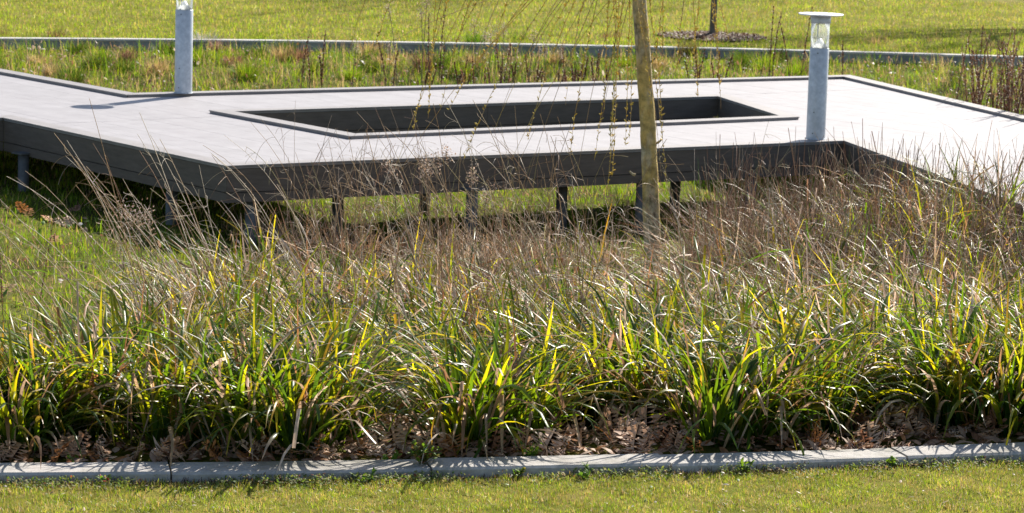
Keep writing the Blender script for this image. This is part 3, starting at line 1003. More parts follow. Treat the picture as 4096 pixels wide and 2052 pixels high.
# rear lawn
n = 120000
X = U(-9.0, 9.5, n); Y = wall_y(X) + 0.18 + 11.0 * U(0, 1, n) ** 1.25
ring = at(2850, 140, Z_WALL)
keep = (np.hypot((X - ring.x), (Y - ring.y)) > 0.62 + 0.1 * np.sin(3 * np.arctan2(Y - ring.y, X - ring.x)))
X, Y = X[keep], Y[keep]; n = len(X)
pt = np.clip(patch(X, Y, 0.7) * 0.6 + patch(X, Y, 2.1, 3) * 0.4, 0, 1)
far = np.clip((Y - 36.5) / 4, 0, 1)
ci = np.where(RNG.random(n) < 0.15 + 0.45 * pt * (0.3 + far), RNG.choice(5, n, p=(.2, .45, .28, .02, .05)), RNG.choice(5, n, p=(.50, .15, .03, .31, .01)))
grass_field('rear_lawn_grass', 'sunlit green lawn beyond the low wall', X, Y, np.full(n, Z_WALL - 0.01) + 0.008 * lump(X, Y), U(0.02, 0.075, n) * (0.5 + 0.7 * patch(X, Y, 3.3, 6)), U(0.004, 0.009, n), LAWN[ci] * U(0.65, 1.3, (n, 1)) * (0.75 + 0.45 * np.clip(patch(X, Y, 1.3, 8.0), 0, 1))[:, None], 3, 0.55)
# meadow behind the deck, with humps
MEAD = np.array([(0.15, 0.26, 0.022), (0.25, 0.30, 0.030), (0.50, 0.40, 0.20), (0.09, 0.18, 0.018), (0.36, 0.23, 0.13)])
n = 90000
X = U(-8.0, 8.5, n); Y = 27.5 + (wall_y(X) - 27.55) * U(0, 1, n)
pt = patch(X, Y, 1.7, 1.0); pt2 = patch(X, Y, 3.9, 2.0)
ci = np.where(RNG.random(n) < np.clip(pt * 0.8 + 0.7 * patch(X, Y, 4.5, 7.0) - 0.25, 0, 1), RNG.choice(5, n, p=(.14, .20, .42, .02, .22)), RNG.choice(5, n, p=(.42, .26, .05, .27, .0)))
grass_field('meadow_grass', 'rough tussocky grass strip between the deck and the low wall', X, Y, bed_z(X, Y), (0.02 + 0.26 * np.clip(pt2 * 0.75 + patch(X, Y, 7.3, 0.5) * 0.35, 0, 1) ** 2.6) * U(0.5, 1.3, n), U(0.004, 0.008, n), MEAD[ci] * U(0.7, 1.2, (n, 1)), 4, 0.6)
n = 2600
X = U(-7.5, 8.0, n); Y = 28.5 + (wall_y(X) - 28.6) * U(0, 1, n)
DEBRIS = (X, Y)
# open grass in the bed, in front of and under the deck
n = 130000
X = U(-5.5, 5.5, n); Y = U(13.6, 26.5, n)
vis = (X < -0.20 * Y + 2.6 + 1.0 * (Y > 16)) | (Y > 17)
X, Y = X[vis], Y[vis]; n = len(X)
pt = patch(X, Y, 1.9, 4.0); pt2 = patch(X, Y, 3.1, 1.0)
ci = np.where(RNG.random(n) < np.clip(pt * 0.6 + 0.5 * (X < -0.5) * (Y < 19) * patch(X, Y, 4.0, 3.0), 0, 1), RNG.choice(5, n, p=(.2, .3, .3, .02, .18)), RNG.choice(5, n, p=(.42, .26, .05, .27, .0)))
grass_field('bed_grass', 'low green grass of the sunken bed around and under the deck', X, Y, bed_z(X, Y), 0.02 + 0.11 * np.clip(pt2 * 0.7 + 0.4 * patch(X, Y, 6.7, 2.0), 0, 1) ** 2.2 * U(0.5, 1.3, n), U(0.004, 0.008, n), MEAD[ci] * U(0.7, 1.2, (n, 1)), 3, 0.6)


# ------------------------------------------------------------------ leafy small things
def oval_leaves(base, nrm_tilt, phi, L, W_, C, fold=0.15):
    """N small pointed leaves growing from base in direction phi"""
    N = len(L); S = 5
    P, ph = arcs(base, phi, nrm_tilt, U(0.1, 0.9, N), L, S, 1.2)
    s = np.linspace(0, 1, S)
    W = W_[:, None] * np.array([0.12, 0.8, 1.0, 0.65, 0.05])[None, :]
    return ribbons(P, W, side_vecs(ph, N, S, 0.4), np.repeat(C[:, None, :], S, axis=1), fold)


def small_weed(loc, label, h, n, colors, leaf=(0.018, 0.035), group='weeds along the kerb'):
    t = empty('weed', loc); tag(t, label, 'weed', group)
    k = max(4, n // 7)
    P, ph = arcs(np.stack([RNG.normal(0, 0.015, k), RNG.normal(0, 0.015, k), np.zeros(k)], -1), U(0, 6.28, k), U(0.1, 0.9, k), U(0, 0.5, k), h * U(0.6, 1.1, k), 6)
    v, f, c = tubes(P, np.full((k, 6), 0.0013), np.full((k, 6, 3), 0.12) * np.array([0.9, 1.0, 0.4]), 3)
    tag(link_local('stems', np_mesh('stems', v, f, c), M['straw'], t), kind='stuff')
    i, j = RNG.integers(0, k, n), RNG.integers(1, 6, n)
    v, f, c = oval_leaves(P[i, j], U(0.3, 1.4, n), U(0, 6.28, n), U(*leaf, n), U(*leaf, n) * 0.55, pick(colors, [1] * len(colors), n))
    tag(link_local('leaves', np_mesh('leaves', v, f, c), M['weed'], t), kind='stuff')
    return t


WG = [(0.10, 0.20, 0.03), (0.14, 0.24, 0.03), (0.07, 0.15, 0.03)]
for u, off, lab, h, n, cs in ((1690, -0.10, 'reddish green bushy weed growing over the kerb joint', 0.085, 150, WG + [(0.22, 0.10, 0.05), (0.20, 0.15, 0.04), (0.16, 0.16, 0.04)]),
                              (280, 0.05, 'broad leaved green weed behind the first kerb stone', 0.06, 14, WG),
                              (2990, -0.24, 'light green weed in the lawn below the right kerb stone', 0.05, 40, WG + [(0.25, 0.32, 0.05)]),
                              (2110, 0.06, 'small green cleaver weed behind the kerb right of the reddish weed', 0.09, 70, WG),
                              (2060, -0.23, 'yellow green weed on the lawn beside the reddish weed', 0.05, 36, WG + [(0.3, 0.26, 0.06)]),
                              (3575, -0.22, 'small bright weed under the right kerb joint', 0.045, 22, WG),
                              (1470, -0.25, 'green weed tuft at the foot of the middle kerb stone', 0.045, 36, WG),
                              (1560, 0.04, 'tiny green weed behind the kerb left of the reddish weed', 0.05, 30, WG),
                              (460, -0.24, 'red stemmed low weed below the first kerb stone', 0.04, 24, WG + [(0.35, 0.06, 0.03)]),
                              (2350, -0.24, 'green weed patch left of the second kerb joint', 0.05, 44, WG)):
    pk = at(u, 1850, Z_KERB); y = float(kerb_y(pk.x)) + off
    z = 0.008 if off < -0.15 else (Z_KERB if -0.18 < off < 0.02 else float(bed_z(pk.x, y)))
    small_weed((pk.x, y, z), lab, h, n, cs)

# dry bits blown over the front lawn
n = 420
X = U(-2.8, 3.0, n); Y = kerb_y(X) - KW - 0.05 - U(0, 1.3, n)
v, f, c = oval_leaves(np.stack([X, Y, U(0.015, 0.03, n)], -1), U(1.0, 1.7, n), U(0, 6.28, n), U(0.01, 0.035, n), U(0.004, 0.014, n), pick([(0.45, 0.34, 0.24), (0.26, 0.14, 0.09), (0.6, 0.54, 0.46), (0.10, 0.18, 0.03), (0.08, 0.05, 0.035)], (2, 2, 1, 3, 2), n), 0.1)
tag(link('lawn_debris', np_mesh('lawn_debris', v, f, c), M['dead']), 'dry bits and tiny weeds scattered over the front lawn', 'litter', kind='stuff')

# creeping weeds at the kerb's foot: too many to count
n = 9000
X = U(-3.4, 3.4, n); Y = kerb_y(X) - KW - 0.006 - np.abs(RNG.normal(0, 0.085, n))
k = patch(X, Y, 2.9, 2.0) * 0.6 + patch(X, Y, 8.0, 1.0) * 0.4 + RNG.normal(0, 0.10, n) > 0.50
X, Y = X[k], Y[k]; n = len(X)
C = pick([(0.13, 0.20, 0.05), (0.20, 0.24, 0.09), (0.09, 0.15, 0.05), (0.26, 0.20, 0.12), (0.3, 0.3, 0.18), (0.22, 0.08, 0.04)], (4, 3, 3, 1.5, 1, .5), n)
v, f, c = oval_leaves(np.stack([X, Y, U(0.010, 0.038, n)], -1), U(0.4, 1.5, n), U(0, 6.28, n), U(0.008, 0.020, n), U(0.005, 0.012, n), C)
tag(link('creeping_weeds', np_mesh('creeping_weeds', v, f, c), M['weed']), 'low creeping weeds along the foot of the kerb', 'weeds', kind='stuff')
n = 5000
X = U(-3.2, 3.2, n); Y = kerb_y(X) - KW - 0.01 - np.abs(RNG.normal(0, 0.05, n))
grass_field('kerb_soil_litter', 'dark crumbs and dry bits at the foot of the kerb', X, Y, np.full(n, 0.016), U(0.008, 0.03, n), U(0.002, 0.007, n), pick([(0.05, 0.035, 0.025), (0.10, 0.07, 0.05), (0.3, 0.24, 0.18), (0.16, 0.10, 0.06)], (4, 3, 1, 1), n), 2, 1.3, 'dead')


X = np.concatenate([DEBRIS[0], U(-4.5, 0.5, 700), U(-2, 3.5, 400)]); Y = np.concatenate([DEBRIS[1], U(14.5, 21, 700), U(18.5, 24, 400)]); n = len(X)
v, f, c = oval_leaves(np.stack([X, Y, bed_z(X, Y) + U(0.02, 0.10, n)], -1), U(0.3, 1.6, n), U(0, 6.28, n), U(0.02, 0.07, n), U(0.012, 0.035, n), pick([(0.5, 0.42, 0.36), (0.36, 0.24, 0.17), (0.60, 0.55, 0.50), (0.22, 0.12, 0.08), (0.10, 0.2, 0.03)], (1, 3, 0.4, 3, 2), n), 0.1)
tag(link('meadow_debris', np_mesh('meadow_debris', v, f, c), M['dead']), 'dry leaf bits scattered in the rough grass behind the deck', 'litter', kind='stuff')


# ------------------------------------------------------------------ fallen leaves
def oak_leaf(k):
    rs = np.random.default_rng(100 + k)
    L = 1.0
    pts = []
    lobes = 4
    side = []
    for i in range(lobes):
        y0 = 0.12 + i * 0.21
        wv = (0.30, 0.42, 0.38, 0.24)[i] * rs.uniform(0.85, 1.15)
        side += [(0.17 if i else 0.04, y0 - 0.05), (wv * 0.85, y0 + 0.03), (wv, y0 + 0.10), (wv * 0.80, y0 + 0.13), (0.20 if i < 3 else 0.10, y0 + 0.145)]
    outl = [(0, 0.0)] + side + [(0, 1.0)] + [(-x * rs.uniform(0.85, 1.1), y) for x, y in reversed(side)]
    bm = bmesh.new()
    curl, twist, cup = rs.uniform(0.3, 1.6) * rs.choice([-1, 1]), rs.uniform(-0.7, 0.7), rs.uniform(-0.9, 0.9)

    def bend(x, y):
        yy = y - 0.5
        z = curl * yy * yy + cup * x * x * 1.6 + twist * x * yy + 0.05 * math.sin(9 * y + 5 * x)
        return (x, yy, z * 0.55)
    rim = [bm.verts.new(bend(x, y)) for x, y in outl]
    mid = [bm.verts.new(bend(0, y)) for y in np.linspace(0.06, 0.94, 9)]
    m = len(side)
    # fan each side onto the midrib
    def zone(chain):
        for a_, b_ in zip(chain[:-1], chain[1:]):
            ya = (a_.co.y + b_.co.y) / 2 + 0.5
            c_ = min(mid, key=lambda q: abs(q.co.y + 0.5 - ya))
            try: bm.faces.new((a_, b_, c_))
            except ValueError: pass
        for a_, b_ in zip(mid[:-1], mid[1:]):
            ya = (a_.co.y + b_.co.y) / 2 + 0.5
            c_ = min(chain, key=lambda q: abs(q.co.y + 0.5 - ya) + abs(q.co.x))
            try: bm.faces.new((a_, b_, c_))
            except ValueError: pass
    zone(rim[:m + 2]); zone(rim[m + 1:] + [rim[0]])
    st0 = bm.verts.new((0.012, -0.5, bend(0, 0)[2])); st1 = bm.verts.new((-0.012, -0.5, bend(0, 0)[2])); st2 = bm.verts.new((0.0, -0.78, bend(0, 0)[2] + 0.05))
    bm.faces.new((st0, st1, st2))
    return bm


LEAFC = [(0.44, 0.26, 0.17), (0.52, 0.34, 0.24), (0.32, 0.16, 0.10), (0.60, 0.44, 0.34), (0.48, 0.21, 0.08), (0.42, 0.28, 0.21)]
leaf_meshes = []
for k in range(12):
    bm = oak_leaf(k)
    me = bpy.data.meshes.new('fallen_leaf'); bm.to_mesh(me); bm.free()
    for p_ in me.polygons: p_.use_smooth = True
    ca = me.color_attributes.new('Col', 'FLOAT_COLOR', 'POINT')
    cc = np.ones((len(me.vertices), 4), np.float32); cc[:, :3] = np.array(LEAFC[k % 6])
    ca.data.foreach_set('color', cc.ravel())
    me.materials.append(M['fallen'])
    leaf_meshes.append(me)


def fallen(loc, size, rot, k, label, group='fallen leaves in the litter'):
    o = bpy.data.objects.new('fallen_leaf', leaf_meshes[k % 12])
    COL.objects.link(o)
    o.location = loc; o.rotation_euler = rot; o.scale = (size, size, size)
    return tag(o, label, 'leaf', group)


for u, v_, s_, rot, k, lab in ((2440, 1775, 0.17, (1.0, 0.3, 1.5), 4, 'large glossy reddish brown curled leaf behind the kerb joint'),
                               (2560, 1770, 0.15, (1.25, 0.2, 0.2), 3, 'pale upright curled leaf beside the large reddish brown one'),
                               (1785, 1795, 0.12, (1.3, 0.0, 0.1), 10, 'orange brown upright leaf right of the reddish weed'),
                               (3600, 1640, 0.15, (0.7, 0.1, 0.4), 3, 'pale lobed leaf on top of the heap at the right gap'),
                               (3690, 1690, 0.16, (0.6, -0.3, 2.0), 9, 'broad pale lobed leaf in the heap at the right gap'),
                               (3540, 1700, 0.15, (0.8, 0.2, 1.2), 3, 'tan lobed leaf at the left of the right gap heap'),
                               (1265, 1690, 0.11, (1.2, 0.3, 0.4), 4, 'rust red leaf caught in the bright green sedge clump'),
                               (1860, 1740, 0.12, (0.4, 0.2, 2.4), 9, 'flat tan leaf in the left litter gap')):
    p = at(u, v_, 0.05); y = max(p.y, float(kerb_y(p.x)) + 0.06)
    fallen((p.x, y, float(bed_z(p.x, y)) + s_ * 0.30), s_, rot, k, lab, 'single leaves that stand out')
def kerb_zone(x):
    k = sum(x > j for j in joints[2:6])
    w_ = ('first kerb stone from the left', 'second kerb stone from the left', 'third kerb stone', 'fourth kerb stone from the left', 'last kerb stone at the right')[k]
    return 'brown lobed fallen leaf in the litter behind the ' + w_, 'fallen leaves behind the ' + w_


for i in range(190):
    x = U(-2.5, 2.7); off = abs(RNG.normal(0, 0.27)) + 0.05
    y = float(kerb_y(x)) + off
    s_ = U(0.10, 0.18)
    up = RNG.random() < 0.6
    fallen((x, y, float(bed_z(x, y)) + s_ * (0.30 if up else 0.16) + U(0, 0.03)), s_, (U(0.5, 1.4) if up else U(-0.4, 0.6), U(-0.5, 0.5), U(0, 6.28)), int(RNG.integers(12)), *kerb_zone(x))
for u, v_, n_, word in ((2480, 1770, 16, 'brown lobed leaf in the heap left of the second kerb joint'), (3640, 1690, 26, 'pale lobed leaf in the heap left of the last kerb joint'), (1560, 1760, 14, 'tan lobed leaf in the open litter left of the reddish weed')):
    for i in range(n_):
        p = at(u + RNG.normal(0, 75), v_ + RNG.normal(0, 28), 0.03); y = max(p.y, float(kerb_y(p.x)) + 0.07)
        s_ = U(0.14, 0.22)
        fallen((p.x, y, float(bed_z(p.x, y)) + s_ * 0.22 + U(0, 0.05)), s_, (U(0.2, 1.1), U(-0.4, 0.4), U(-1.2, 1.2)), int(RNG.choice([1, 3, 3, 7, 9, 5, 0])), word, word.replace('leaf', 'leaves'))
for u, v_ in ((85, 865), (115, 880), (190, 905), (240, 925), (275, 920), (220, 1005), (560, 960), (600, 985), (300, 870), (40, 1190), (120, 1220)):
    p = at(u, v_, Z_BED); fallen((p.x, p.y, float(bed_z(p.x, p.y)) + 0.07), U(0.09, 0.13), (U(0.3, 1.2), U(-0.3, 0.3), U(0, 6)), int(RNG.integers(12)), 'brown fallen leaf lying in the open grass on the left', 'fallen leaves in the left grass')

# fine litter under the sedge, too broken to count
n = 1500
X = U(-2.8, 3.0, n); Y = kerb_y(X) + 0.02 + np.abs(RNG.normal(0, 0.55, n))
v, f, c = oval_leaves(np.stack([X, Y, bed_z(X, Y) + U(0.0, 0.03, n)], -1), U(0.7, 1.7, n), U(0, 6.28, n), U(0.03, 0.09, n), U(0.02, 0.05, n), pick(LEAFC, [1] * 6, n) * 0.7, 0.2)
tag(link('leaf_litter', np_mesh('leaf_litter', v, f, c), M['fallen']), 'broken brown leaf litter under the sedge behind the kerb', 'litter', kind='stuff')


# ------------------------------------------------------------------ willow
def limb(name, pts, r0, r1, mat, parent, n=10, seg=8, wob=0.0):
    pts = np.array(pts, float)
    s = np.concatenate([[0], np.cumsum(np.linalg.norm(np.diff(pts, axis=0), axis=1))]); s /= s[-1]
    q = np.linspace(0, 1, seg)
    P = np.stack([np.interp(q, s, pts[:, k]) for k in range(3)], -1)
    # smooth the corners
    for _ in range(2): P[1:-1] = 0.25 * P[:-2] + 0.5 * P[1:-1] + 0.25 * P[2:]
    P[1:-1] += RNG.normal(0, wob, (seg - 2, 3))
    R_ = np.interp(q, [0, 1], [r0, r1]) * (1 + RNG.normal(0, 0.012, seg) * (r0 > 0.02))
    v, f, c = tubes(P[None], R_[None], np.full((1, seg, 3), 0.2), n)
    return link(name, np_mesh(name, v, f, c), mat, parent), P


pb = at(2610, 1075, -0.36)
willow = empty('willow_tree', (pb.x, pb.y, float(bed_z(pb.x, pb.y))))
tag(willow, 'young weeping willow with lichen stained trunk in front of the deck', 'tree')
wd = pb.y
tr_pts = [at(2613, 1120, dist=wd), at(2606, 860, dist=wd), at(2592, 510, dist=wd), at(2575, 250, dist=wd), at(2557, 0, dist=wd), at(2550, -350, dist=wd), at(2560, -800, dist=wd)]
o, _ = limb('trunk', [tuple(p) for p in tr_pts], 0.060, 0.040, M['bark'], willow, 24, 60, 0.0009)
fl = [(0.088, -0.06), (0.078, 0.02), (0.069, 0.07), (0.0625, 0.13)]
bpos = tr_pts[0].lerp(tr_pts[1], 0.15)
lathe('root_flare', fl, M['bark'], willow, (pb.x + 0.004, pb.y, float(bed_z(pb.x, pb.y))), 20)
for (u_, v_, sx) in ((2632, 575, 1), (2528, 700, -1), (2606, 250, 1)):
    s0 = at(u_, v_, dist=wd)
    limb('branch_stub', [(s0.x - sx * 0.02, s0.y, s0.z), (s0.x + sx * 0.008, s0.y - 0.01, s0.z + 0.012), (s0.x + sx * 0.02, s0.y - 0.015, s0.z + 0.03)], 0.010, 0.006, M['bark'], willow, 8, 5)
top = tr_pts[-1]
limb_ends = []
for k in range(11):
    an = k * 2.4 + 0.3; hgt0 = top.z - 0.9 + 0.1 * k
    f_ = tr_pts[-2].lerp(top, k / 11)
    e = Vector((f_.x + math.cos(an) * U(0.7, 1.5), f_.y + math.sin(an) * U(0.4, 0.9), f_.z + U(0.3, 0.7)))
    mid = f_.lerp(e, 0.5) + Vector((0, 0, 0.25))
    o, P = limb('limb', [tuple(f_), tuple(mid), tuple(e)], 0.017, 0.006, M['bark'], willow, 7, 8, 0.004)
    limb_ends.append(P)
limb_pts = np.concatenate([P[2:] for P in limb_ends])


def hanging(u0, u1, v1, dd, cat=0.5, cat_len=None):
    """a hanging twig that crosses the frame top near column u0 and ends at (u1, v1)"""
    d = wd + dd
    a_, b_ = np.array(at(u0, -40, dist=d)), np.array(at(u1, v1, dist=d))
    st = limb_pts[np.argmin(np.linalg.norm(limb_pts - (a_ + np.array([(a_[0] - b_[0]) * 0.8, 0, 0.9])), axis=1))]
    S = 16
    q = np.linspace(0, 1, S)
    # quadratic from a to b, hanging more steeply near its end
    ctrl = a_ * 0.45 + b_ * 0.55 + np.array([(b_[0] - a_[0]) * 0.13, 0, 0.02])
    low = ((1 - q) ** 2)[:, None] * a_ + (2 * q * (1 - q))[:, None] * ctrl + (q ** 2)[:, None] * b_
    up = np.array([st * (1 - t) + a_ * t + np.array([0, 0, 0.18 * math.sin(math.pi * t)]) for t in np.linspace(0, 1, 6)[:-1]])
    P = np.concatenate([up, low])
    P[1:] += np.cumsum(RNG.normal(0, 0.0022, (len(P) - 1, 3)), axis=0)
    n_ = len(P)
    base_c = np.array([(0.62, 0.38, 0.09), (0.68, 0.50, 0.12), (0.42, 0.28, 0.13), (0.58, 0.43, 0.22)][int(RNG.integers(4))])
    v, f, c = tubes(P[None], np.linspace(0.0030, 0.0010, n_)[None], np.repeat(base_c[None, None], n_, axis=1), 4)
    br = link('hanging_branch', np_mesh('hanging_branch', v, f, c), M['straw'], willow)
    if RNG.random() < cat:
        L_ = np.linalg.norm(low[-1] - low[0]); m_ = int(L_ * 48)
        tq = U(0.0, 1.0, m_); k0 = np.clip((tq * (S - 1)).astype(int), 0, S - 2); fr_ = (tq * (S - 1) - k0)[:, None]
        Lp = P[5:]
        b0 = Lp[k0] * (1 - fr_) + Lp[k0 + 1] * fr_
        N = m_
        Pc, ph = arcs(b0, U(0, 6.28, N), U(0.3, 1.2, N), U(-0.6, 0.2, N), U(0.012, 0.030, N), 4, 1.2)
        v, f, c = tubes(Pc, U(0.0022, 0.0040, N)[:, None] * np.array([0.6, 1.0, 1.0, 0.35])[None], np.repeat(pick([(0.62, 0.50, 0.08), (0.54, 0.49, 0.10), (0.70, 0.60, 0.18)], (1, 1, 1), N)[:, None], 4, axis=1), 4)
        o = link('catkins', np_mesh('catkins', v, f, c), M['catkin'], None)
        o.parent = br; tag(o, kind='stuff')
    return br


hand = [(2070, 1405, 270, .3), (1580, 1480, 240, .2), (1475, 1390, 240, .1), (1560, 1545, 230, .3), (1745, 1715, 470, 1), (1770, 1720, 340, 1), (1800, 1650, 520, 1), (1895, 1760, 430, .8), (1880, 1560, 700, .3),
        (2170, 1600, 690, .3), (2240, 1800, 560, .4), (2130, 1930, 280, 1), (2150, 1800, 430, .6), (2290, 1980, 520, .8), (2210, 1850, 640, .4), (2400, 2280, 610, 1), (2395, 2100, 760, .5), (2420, 2210, 560, .5),
        (2460, 2440, 620, 1), (2480, 2450, 700, 1), (2495, 2430, 760, 1), (2520, 2510, 580, .9), (2530, 2520, 560, .9), (2510, 2390, 640, 1), (2500, 2545, 260, .7), (2535, 2600, 420, .3), (2545, 2640, 700, .9), (2590, 2650, 560, 1),
        (2560, 2660, 720, 1), (2655, 2620, 240, .8), (2650, 2640, 210, .8), (2720, 2660, 230, .8), (2740, 2700, 330, .8), (2770, 2790, 390, .8), (2800, 2780, 250, 1), (2840, 2880, 430, 1), (2850, 2880, 330, 1),
        (2860, 2910, 170, 1), (2440, 2360, 640, .6), (2350, 2260, 420, .6), (2250, 2060, 330, .8), (2300, 2150, 250, .9), (2050, 1990, 120, .8), (2010, 1900, 240, .5), (1950, 1860, 330, .7), (2380, 2330, 330, .8), (2430, 2410, 450, .4),
        (2320, 2110, 560, .4), (2270, 2000, 430, .5), (2480, 2300, 760, .5), (2530, 2400, 500, .5), (2470, 2050, 640, .4), (2180, 1700, 560, .2), (1940, 1830, 160, .9), (2360, 2200, 300, .9), (2450, 2470, 300, .9)]
for i, (u0, u1, v1, ct) in enumerate(hand):
    if i % 7 == 3: continue
    hanging(u0, u1, v1, U(-0.5, 0.35), ct)


# ------------------------------------------------------------------ leafless trees
def bare_tree(loc, h, r, label, name='bare_tree', depth=4, first=0.35, lean=0.0):
    t = empty(name, loc); tag(t, label, 'tree', 'leafless trees beyond the wall')
    S = 6
    tp = np.array(loc)[None] + np.linspace(0, 1, 8)[:, None] * np.array([lean, 0, h * 0.6])[None]
    tp[1:, :2] += np.cumsum(RNG.normal(0, 0.012, (7, 2)), axis=0)
    v, f, c = tubes(tp[None], np.linspace(r, r * 0.55, 8)[None], np.full((1, 8, 3), .2), 14)
    link('trunk', np_mesh('trunk', v, f, c), M['greybark'], t)
    B = []
    ends = [(tp[int(i)], None, h * 0.42, r * 0.5) for i in (3, 4, 4, 5, 5, 6, 6, 7, 7, 7)]
    for lev in range(depth):
        nxt = []
        for p0, dv, L, rr in ends:
            an = U(0, 6.283); tl = U(0.35, 1.1)
            d0 = np.array([math.sin(tl) * math.cos(an), math.sin(tl) * math.sin(an), math.cos(tl)])
            if dv is not None: d0 = norm((d0 * 0.8 + dv)[None])[0]
            L1 = L * U(0.7, 1.1)
            q = np.linspace(0, 1, S)[:, None]
            P = p0 + d0 * L1 * q + np.array([0, 0, 0.12 * L1]) * q ** 2 + RNG.normal(0, 0.015 * L1, (S, 3)) * q
            B.append((P, np.linspace(rr, rr * 0.45, S)))
            for _ in range(3): nxt.append((P[int(RNG.integers(2, S))], d0, L1 * 0.6, rr * 0.58))
        ends = nxt
    P = np.array([b_[0] for b_ in B]); R_ = np.array([b_[1] for b_ in B])
    v, f, c = tubes(P, np.maximum(R_, 0.005), np.full((*R_.shape, 3), .15), 4)
    tag(link('crown', np_mesh('crown', v, f, c), M['greybark'], t), kind='stuff')
    return t


lt = at(2850, 148, Z_WALL)
bare_tree((lt.x, lt.y, Z_WALL - 0.01), 5.5, 0.042, 'thin grey tree trunk standing in a mulch ring on the far lawn', 'young_tree')
bare_tree((11.3, 45.5, Z_WALL - 0.01), 8.5, 0.085, 'second leafless tree farther beyond the right frame edge', depth=5)
bare_tree((9.0, 44.0, Z_WALL - 0.01), 8.0, 0.085, 'leafless tree beyond the right frame edge shading the far lawn', depth=5)
bare_tree((3.4, 49.5, Z_WALL - 0.01), 8.0, 0.07, 'leafless tree far back on the lawn above the frame', depth=4)
bm = bmesh.new()
vs = [bm.verts.new((lt.x + (0.64 + 0.07 * math.sin(3 * a_) + 0.03 * math.sin(7 * a_)) * math.cos(a_), lt.y + (0.64 + 0.07 * math.sin(3 * a_)) * math.sin(a_), Z_WALL + 0.004)) for a_ in np.linspace(0, 2 * math.pi, 40)[:-1]]
cv = bm.verts.new((lt.x, lt.y, Z_WALL + 0.05))
for a_, b_ in zip(vs, vs[1:] + vs[:1]): bm.faces.new((a_, b_, cv))
me = bpy.data.meshes.new('mulch_ring'); bm.to_mesh(me); bm.free()
link('mulch_ring', me, M['mulch'])['kind'] = 'structure'
n = 1500
rr, an = 0.68 * np.sqrt(U(0, 1, n)), U(0, 6.283, n)
v, f, c = oval_leaves(np.stack([lt.x + rr * np.cos(an), lt.y + rr * np.sin(an), Z_WALL + 0.045 - 0.06 * rr], -1), U(0.7, 1.6, n), U(0, 6.28, n), U(0.02, 0.06, n), U(0.012, 0.03, n), pick([(0.16, 0.09, 0.06), (0.25, 0.17, 0.13), (0.09, 0.05, 0.035), (0.4, 0.33, 0.28)], (3, 2, 3, .6), n), 0.1)
tag(link('mulch_chips', np_mesh('mulch_chips', v, f, c), M['fallen']), 'brown bark chips and leaves around the far tree', 'mulch', kind='stuff')


# ------------------------------------------------------------------ dry weeds behind the deck
def dock(u, vtop, d, label, group, dark=True, branches=3):
    x = at(u, 300, dist=d).x; z0 = float(bed_z(x, d))
    H = max(0.2, at(u, vtop, dist=d).z - z0)
    t = empty('dry_dock', (x, d, z0)); tag(t, label, 'dry weed', group)
    k = 1 + int(RNG.integers(0, branches))
    P, ph = arcs(np.stack([RNG.normal(0, .02, k), RNG.normal(0, .02, k), np.zeros(k)], -1), U(0, 6.28, k), U(0.0, 0.22, k), U(0, 0.3, k), H * np.concatenate([[1.0], U(0.55, 0.95, k - 1)]), 8)
    col = np.array((0.13, 0.060, 0.040)) if dark else np.array((0.22, 0.13, 0.08))
    v, f, c = tubes(P, np.full((k, 8), 0.0042 * min(1, d / 30)) * np.linspace(1.1, 0.6, 8)[None], np.repeat(np.repeat(col[None, None], k, 0), 8, 1) * 1.2, 4)
    link_local('stem', np_mesh('stem', v, f, c), M['straw'], t)
    n_ = int(110 * k)
    i = RNG.integers(0, k, n_); tq = U(0.42, 0.99, n_)
    tq = 0.42 + 0.57 * np.round((tq - 0.42) / 0.57 * 9) / 9 + RNG.normal(0, 0.012, n_)
    tq = np.clip(tq, 0, 0.995); j = (tq * 7).astype(int); fr_ = (tq * 7 - j)[:, None]
    b0 = P[i, j] * (1 - fr_) + P[i, np.minimum(j + 1, 7)] * fr_
    v, f, c = oval_leaves(b0, U(0.2, 1.0, n_), U(0, 6.28, n_), U(0.010, 0.030, n_) * min(1, d / 28), U(0.008, 0.016, n_) * min(1, d / 28), col[None] * U(0.7, 1.7, (n_, 1)))
    tag(link_local('seed_heads', np_mesh('seed_heads', v, f, c), M['dead'], t), kind='stuff')
    return t


for u, vt in ((1197, 150), (1253, 190), (1292, 120), (1522, 170), (1545, 200)):
    dock(u, vt, 29.5 + U(-.3, .5), 'dark seeded dock stalk behind the deck left of the hanging willow twigs', 'dock stalks left of the willow twigs')
for u in [1690 + 790 * RNG.random() for _ in range(30)]:
    dock(u, 285 - 110 * RNG.random() ** 1.6, 29.2 + U(-.3, 2.2), 'brown dry dock stalk behind the deck left of the willow trunk', 'dock stalks left of the willow trunk', RNG.random() < .6)
for u, vt in ((1700, 60), (1752, 40), (2270, 195), (2378, 200), (2395, 205)):
    dock(u, vt, 29.4, 'tall dark dock stalk standing above the weeds behind the deck', 'tall dock stalks behind the deck', True, 2)
for u, vt in ((2780, 195), (2792, 230), (2865, 200), (2880, 215)):
    dock(u, vt, 30.0, 'dark red dock stalk behind the deck between trunk and right lamp', 'dock stalks right of the trunk')
for u, vt in ((3068, 25), (3095, 45), (3150, 90), (3205, 20)):
    dock(u, vt, 31.0, 'thin tall dark weed stem left of the complete bollard lamp', 'thin stems by the right lamp', True, 1)
dock(3372, 165, 30.5, 'single short dock stalk right of the complete bollard lamp', 'dock stalk by the right lamp', True, 1)
dock(3830, 115, 27.5, 'leaning dark weed stem right of the deck, left of the brown thicket', 'weed stem right', True, 1)
